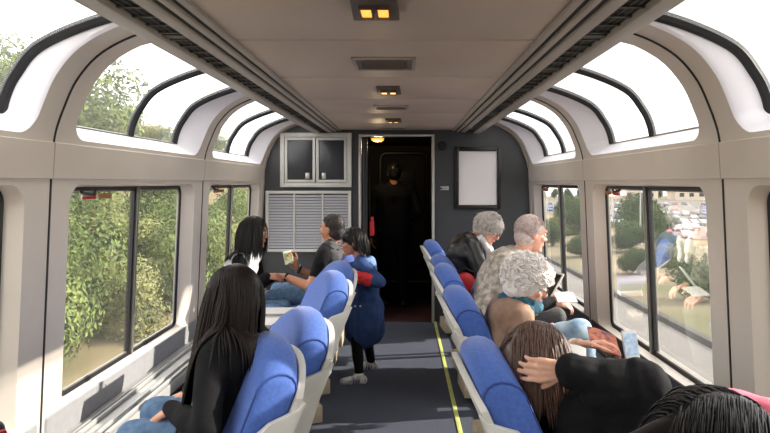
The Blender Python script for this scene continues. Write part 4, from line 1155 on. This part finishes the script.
def leaf_mesh(name, blobs, n, size, m, seed):
    rng = random.Random(seed); verts = []; faces = []
    for i in range(n):
        c, r = blobs[rng.randrange(len(blobs))]
        d = V((rng.gauss(0,1),rng.gauss(0,1),rng.gauss(0,1))).normalized(); q = V(c)+V((d.x*r[0],d.y*r[1],d.z*r[2]))*(rng.random()**.30)
        a = (d+V((rng.uniform(-.7,.7),rng.uniform(-.7,.7),rng.uniform(-.3,.9)))).normalized(); u = a.orthogonal().normalized(); u = (Quaternion(a, rng.uniform(0,6.28)) @ u); w = a.cross(u); s = size*rng.uniform(.6,1.3)
        k = len(verts); verts += [q-u*s, q-w*s*.5+a*s*.12, q+u*s, q+w*s*.5+a*s*.12]; faces.append((k,k+1,k+2,k+3))
    me = bpy.data.meshes.new(name); me.from_pydata([tuple(v) for v in verts], [], faces); return me
def make_tree(label, group, H, W, m, seed, n=13000, trunk=.3, size=.13):
    rng = random.Random(seed); t = empty('tree', (0,0,0), label, 'tree', group)
    blobs = []
    for i in range(14):
        a = rng.uniform(0,6.28); rr = W*.5*rng.uniform(.1,.75); z = H*rng.uniform(trunk+.05,.88)
        s = 1-.55*abs((z/H-.55)/.45); blobs.append(((rr*math.cos(a)*s*1.3, rr*math.sin(a)*s*1.3, z), (W*.26*rng.uniform(.7,1.2), W*.26*rng.uniform(.7,1.2), H*.14*rng.uniform(.8,1.2))))
    link('crown', leaf_mesh('crown', blobs, n, size, m, seed), m, t, smooth=0)
    b = BM(); add_tube(b, [(0,0,-.3),(.05*W,0,H*.25),(0,.03*W,H*.55),(.02*W,0,H*.8)], [W*.05,W*.04,W*.025,W*.01], 8)
    for i in range(7):
        c = blobs[i][0]; z0 = H*rng.uniform(.25,.5); add_tube(b, [(0,0,z0),(c[0]*.5,c[1]*.5,(z0+c[2])/2+.1),c], [W*.018,W*.012,W*.004], 6)
    link('trunk', b, 'bark', t); return t
def make_bush(label, group, H, W, m, seed, n=11000, size=.06):
    rng = random.Random(seed); t = empty('bush', (0,0,0), label, 'bush', group); blobs = []
    for i in range(9):
        a = rng.uniform(0,6.28); rr = W*.5*rng.uniform(0,.6); blobs.append(((rr*math.cos(a), rr*math.sin(a), H*rng.uniform(.2,.7)), (W*.28, W*.28, H*.28)))
    link('foliage', leaf_mesh('foliage', blobs, n, size, m, seed), m, t, smooth=0)
    b = BM()
    for i in range(5): c = blobs[i][0]; add_tube(b, [(0,0,-.1),(c[0]*.4,c[1]*.4,c[2]*.5),c], [.05,.035,.012], 6)
    link('stem', b, 'bark', t); return t
GT = 'leafy trees on the bank outside the left windows'; GB = 'green bushes on the bank outside the left windows'
GRt = 'trees and shrubs beyond the right windows'
LT = ['tall bright green leafy tree outside the left windows', 'tall dark green leafy tree outside the left windows', 'tall olive green leafy tree outside the left windows']
LB = ['bright green bush low outside the left windows', 'olive green bush low outside the left windows']
LR = ['dark green bush on the dry ground outside the right windows', 'olive scrub bush on the dry ground outside the right windows']
treeP = [make_tree(LT[0], GT, 9.5, 7.5, 'leaf', 1), make_tree(LT[1], GT, 8.5, 6.5, 'leaf2', 2), make_tree(LT[2], GT, 8.0, 7.0, 'leaf3', 3)]
bushP = [make_bush(LB[0], GB, 3.0, 3.6, 'leaf', 4), make_bush(LB[1], GB, 2.4, 3.2, 'leaf3', 5)]
rbush = [make_bush(LR[0], GRt, 2.2, 2.8, 'leaf2', 6), make_bush(LR[1], GRt, 1.3, 2.6, 'leaf3', 7)]
used = {}
def put(proto, x, y, s, rz, sz=None):
    k = proto.name; z = terrain(x,y)-.1
    if k not in used: used[k] = 1; o = proto; o.location = (x,y,z); o.rotation_euler = (0,0,rz)
    else: o = dup(proto, (x,y,z), rz)
    o.scale = (s,s,sz or s)
rng = random.Random(11)
for i, (x, y, k, s) in enumerate([(-15,27,0,1.0),(-9.0,19.5,2,.45),(-25,37,1,.85),(-12.5,32,0,.55),(-22,44,2,.95),(-13.5,39,1,.62),(-27,52,0,.9),(-18,54,0,.65),(-30,64,1,1.0),(-22,62,2,.8),(-34,76,0,1.0),(-13.5,15,1,.6),
                                 (-17,20,0,.62),(-25,72,1,.9),(-38,96,2,1.1),(-16,8,2,.7),(-15,0,0,.7),(-26,84,0,.9),(-12,19,1,.62)]):
    put(treeP[k], x, y, s, rng.uniform(0,6.28))
for i in range(40):
    y = 11+i*1.55+rng.uniform(-.5,.5); x = -7.4-rng.uniform(0,.8)-(i%2)*1.9
    put(bushP[(i*7)%3 % 2], x, y, rng.uniform(.8,1.2), rng.uniform(0,6.28), rng.uniform(1.0,1.5))
for i in range(26):
    y = 17+i*2.2+rng.uniform(-.5,.5); x = 10.2+rng.uniform(0,1.0)+(i%3)*3.2
    put(rbush[i%3 % 2 if i%5 else 0], x, y, rng.uniform(.7,1.1), rng.uniform(0,6.28))
for x, y, s in [(22,60,2.0),(19,70,1.5),(25,95,1.8),(34,84,1.5),(15,52,1.3)]: put(rbush[0], x, y, s, rng.uniform(0,6.28), s*1.2)
for i in range(22):
    y = 425+rng.uniform(-3,3); x = 50+i*8.5; put(rbush[0], x, y, 2.6*rng.uniform(.8,1.1), rng.uniform(0,6.28), rng.uniform(3.0,4.4))

# cars in rows on the distant car park
def car_bm():
    b = BM(); body = [(-2.15,.35),(-2.2,.75),(-1.9,.92),(-1.35,.97),(-.85,1.38),(.65,1.42),(1.25,1.0),(2.0,.86),(2.2,.62),(2.15,.32)]
    add_prism(b, body, 'y', -.86, .86, .08, mi=0)
    add_prism(b, [(-1.20,.99),(-.80,1.32),(.60,1.35),(1.10,1.02)], 'y', -.872, .872, .0, mi=1)
    for x in (-1.35,1.35):
        for y in (-.80,.80):
            r = bmesh.ops.create_cone(b, cap_ends=True, segments=14, radius1=.33, radius2=.33, depth=.2, matrix=Matrix.Translation((x,y,.33)) @ Matrix.Rotation(math.pi/2,4,'X'))
            for f in {f for v in r['verts'] for f in v.link_faces}: f.material_index = 2
    return b
CN = ['white','grey','black','red','blue']; cars = []
for i in range(5):
    o = link('car', car_bm(), ['car%d'%i,'window_dark','tyre']); tag(o, '%s car parked in the rows of the distant car park' % CN[i], 'car', 'parked cars in the distance'); cars.append([o, False])
rng = random.Random(5)
for row, y in enumerate([124,140,158,178,200,226,258,296]):
    for j in range(26):
        x = y*.2+ j*(y*.36/24)*1.0
        x = max(44, x)+ (0 if x >= 44 else j*.0)
        if rng.random() < .22 or x > 168 or (x == 44): continue
        k = rng.choice([0,0,0,1,1,2,3,4]); c = cars[k]
        yy = y+rng.uniform(-.5,.5)
        if not c[1]: o = c[0]; c[1] = True
        else: o = c[0].copy(); C.objects.link(o)
        o.location = (x, yy, terrain(x,yy)+.14); o.rotation_euler = (0,0,math.radians(rng.choice([78,82,-98])))
def house(x, y, w, d, h, label):
    z = terrain(x,y)-.3; t = empty('house', (x,y,z), label, 'building', 'low houses beyond the car park')
    b = BM(); add_box(b, (x,y,z+h/2), (w,d,h)); link('wall', b, 'house', t)
    b = BM(); add_prism(b, [(x-w*.56,z+h),(x,z+h+w*.22),(x+w*.56,z+h)], 'y', y-d*.55, y+d*.55); link('roof', b, 'roof_red', t)
    for k in (-1,0,1): b = BM(); add_box(b, (x+k*w*.3,y-d/2-.05,z+h*.55), (w*.14,.1,h*.35)); link('window', b, 'window_dark', t)
house(143,392,22,12,7,'red-roofed house beyond the car park, left of the pair')
house(176,396,20,12,6.5,'red-roofed house beyond the car park, right of the pair')
def lamp_post(x, y):
    z = terrain(x,y); t = empty('street_lamp', (x,y,z), 'thin pale street lamp between the train and the car park', 'street lamp')
    b = BM(); add_tube(b, [(x,y,z),(x,y,z+5.2)], [.07,.045], 8); link('pole', b, 'silver', t)
    b = BM(); add_tube(b, [(x,y,z+5.2),(x-.3,y,z+5.4),(x-.9,y,z+5.4)], .03, 6); add_box(b, (x-.95,y,z+5.38), (.4,.15,.08), .02); link('lamp_arm', b, 'silver', t)
lamp_post(17.5,47)
# ================================================================== LIGHT AND CAMERA
w = bpy.data.worlds.new('World'); bpy.context.scene.world = w; w.use_nodes = True
bg = w.node_tree.nodes['Background']; bg.inputs['Color'].default_value = (1.0,.985,.955,1); bg.inputs['Strength'].default_value = 1.6
s = bpy.data.lights.new('sun', 'SUN'); s.energy = 3.8; s.angle = math.radians(.6); s.color = (1,.93,.82)
so = bpy.data.objects.new('sun', s); C.objects.link(so); so.location = (30,4,25)
el = math.radians(28); az = math.radians(10)
d = V((math.cos(el)*math.cos(az), math.cos(el)*math.sin(az), math.sin(el)))      # towards the sun
so.rotation_euler = d.to_track_quat('Z','Y').to_euler()
p_ = bpy.data.lights.new('vestibule_bulb', 'POINT'); p_.energy = 2.2; p_.color = (1,.72,.42); p_.shadow_soft_size = .05
po = bpy.data.objects.new('vestibule_bulb', p_); C.objects.link(po); po.location = (-.23,7.55,1.96)
c = bpy.data.cameras.new('camera'); c.sensor_width = 36; c.lens = FPX*36/770; c.shift_x = -18/770; c.shift_y = -33.5/770; c.clip_start = .05; c.clip_end = 900
co = bpy.data.objects.new('camera', c); C.objects.link(co); co.location = (CX,0,EYE); co.rotation_euler = (math.radians(90),0,0)
sc = bpy.context.scene; sc.camera = co
sc.view_settings.view_transform = 'Standard'; sc.view_settings.look = 'None'; sc.view_settings.gamma = 1; sc.view_settings.exposure = 1.3
sc.view_settings.use_curve_mapping = False
sc.cycles.max_bounces = 10; sc.cycles.diffuse_bounces = 6; sc.cycles.transparent_max_bounces = 16; sc.cycles.caustics_reflective = False
sc.cycles.sample_clamp_indirect = 6
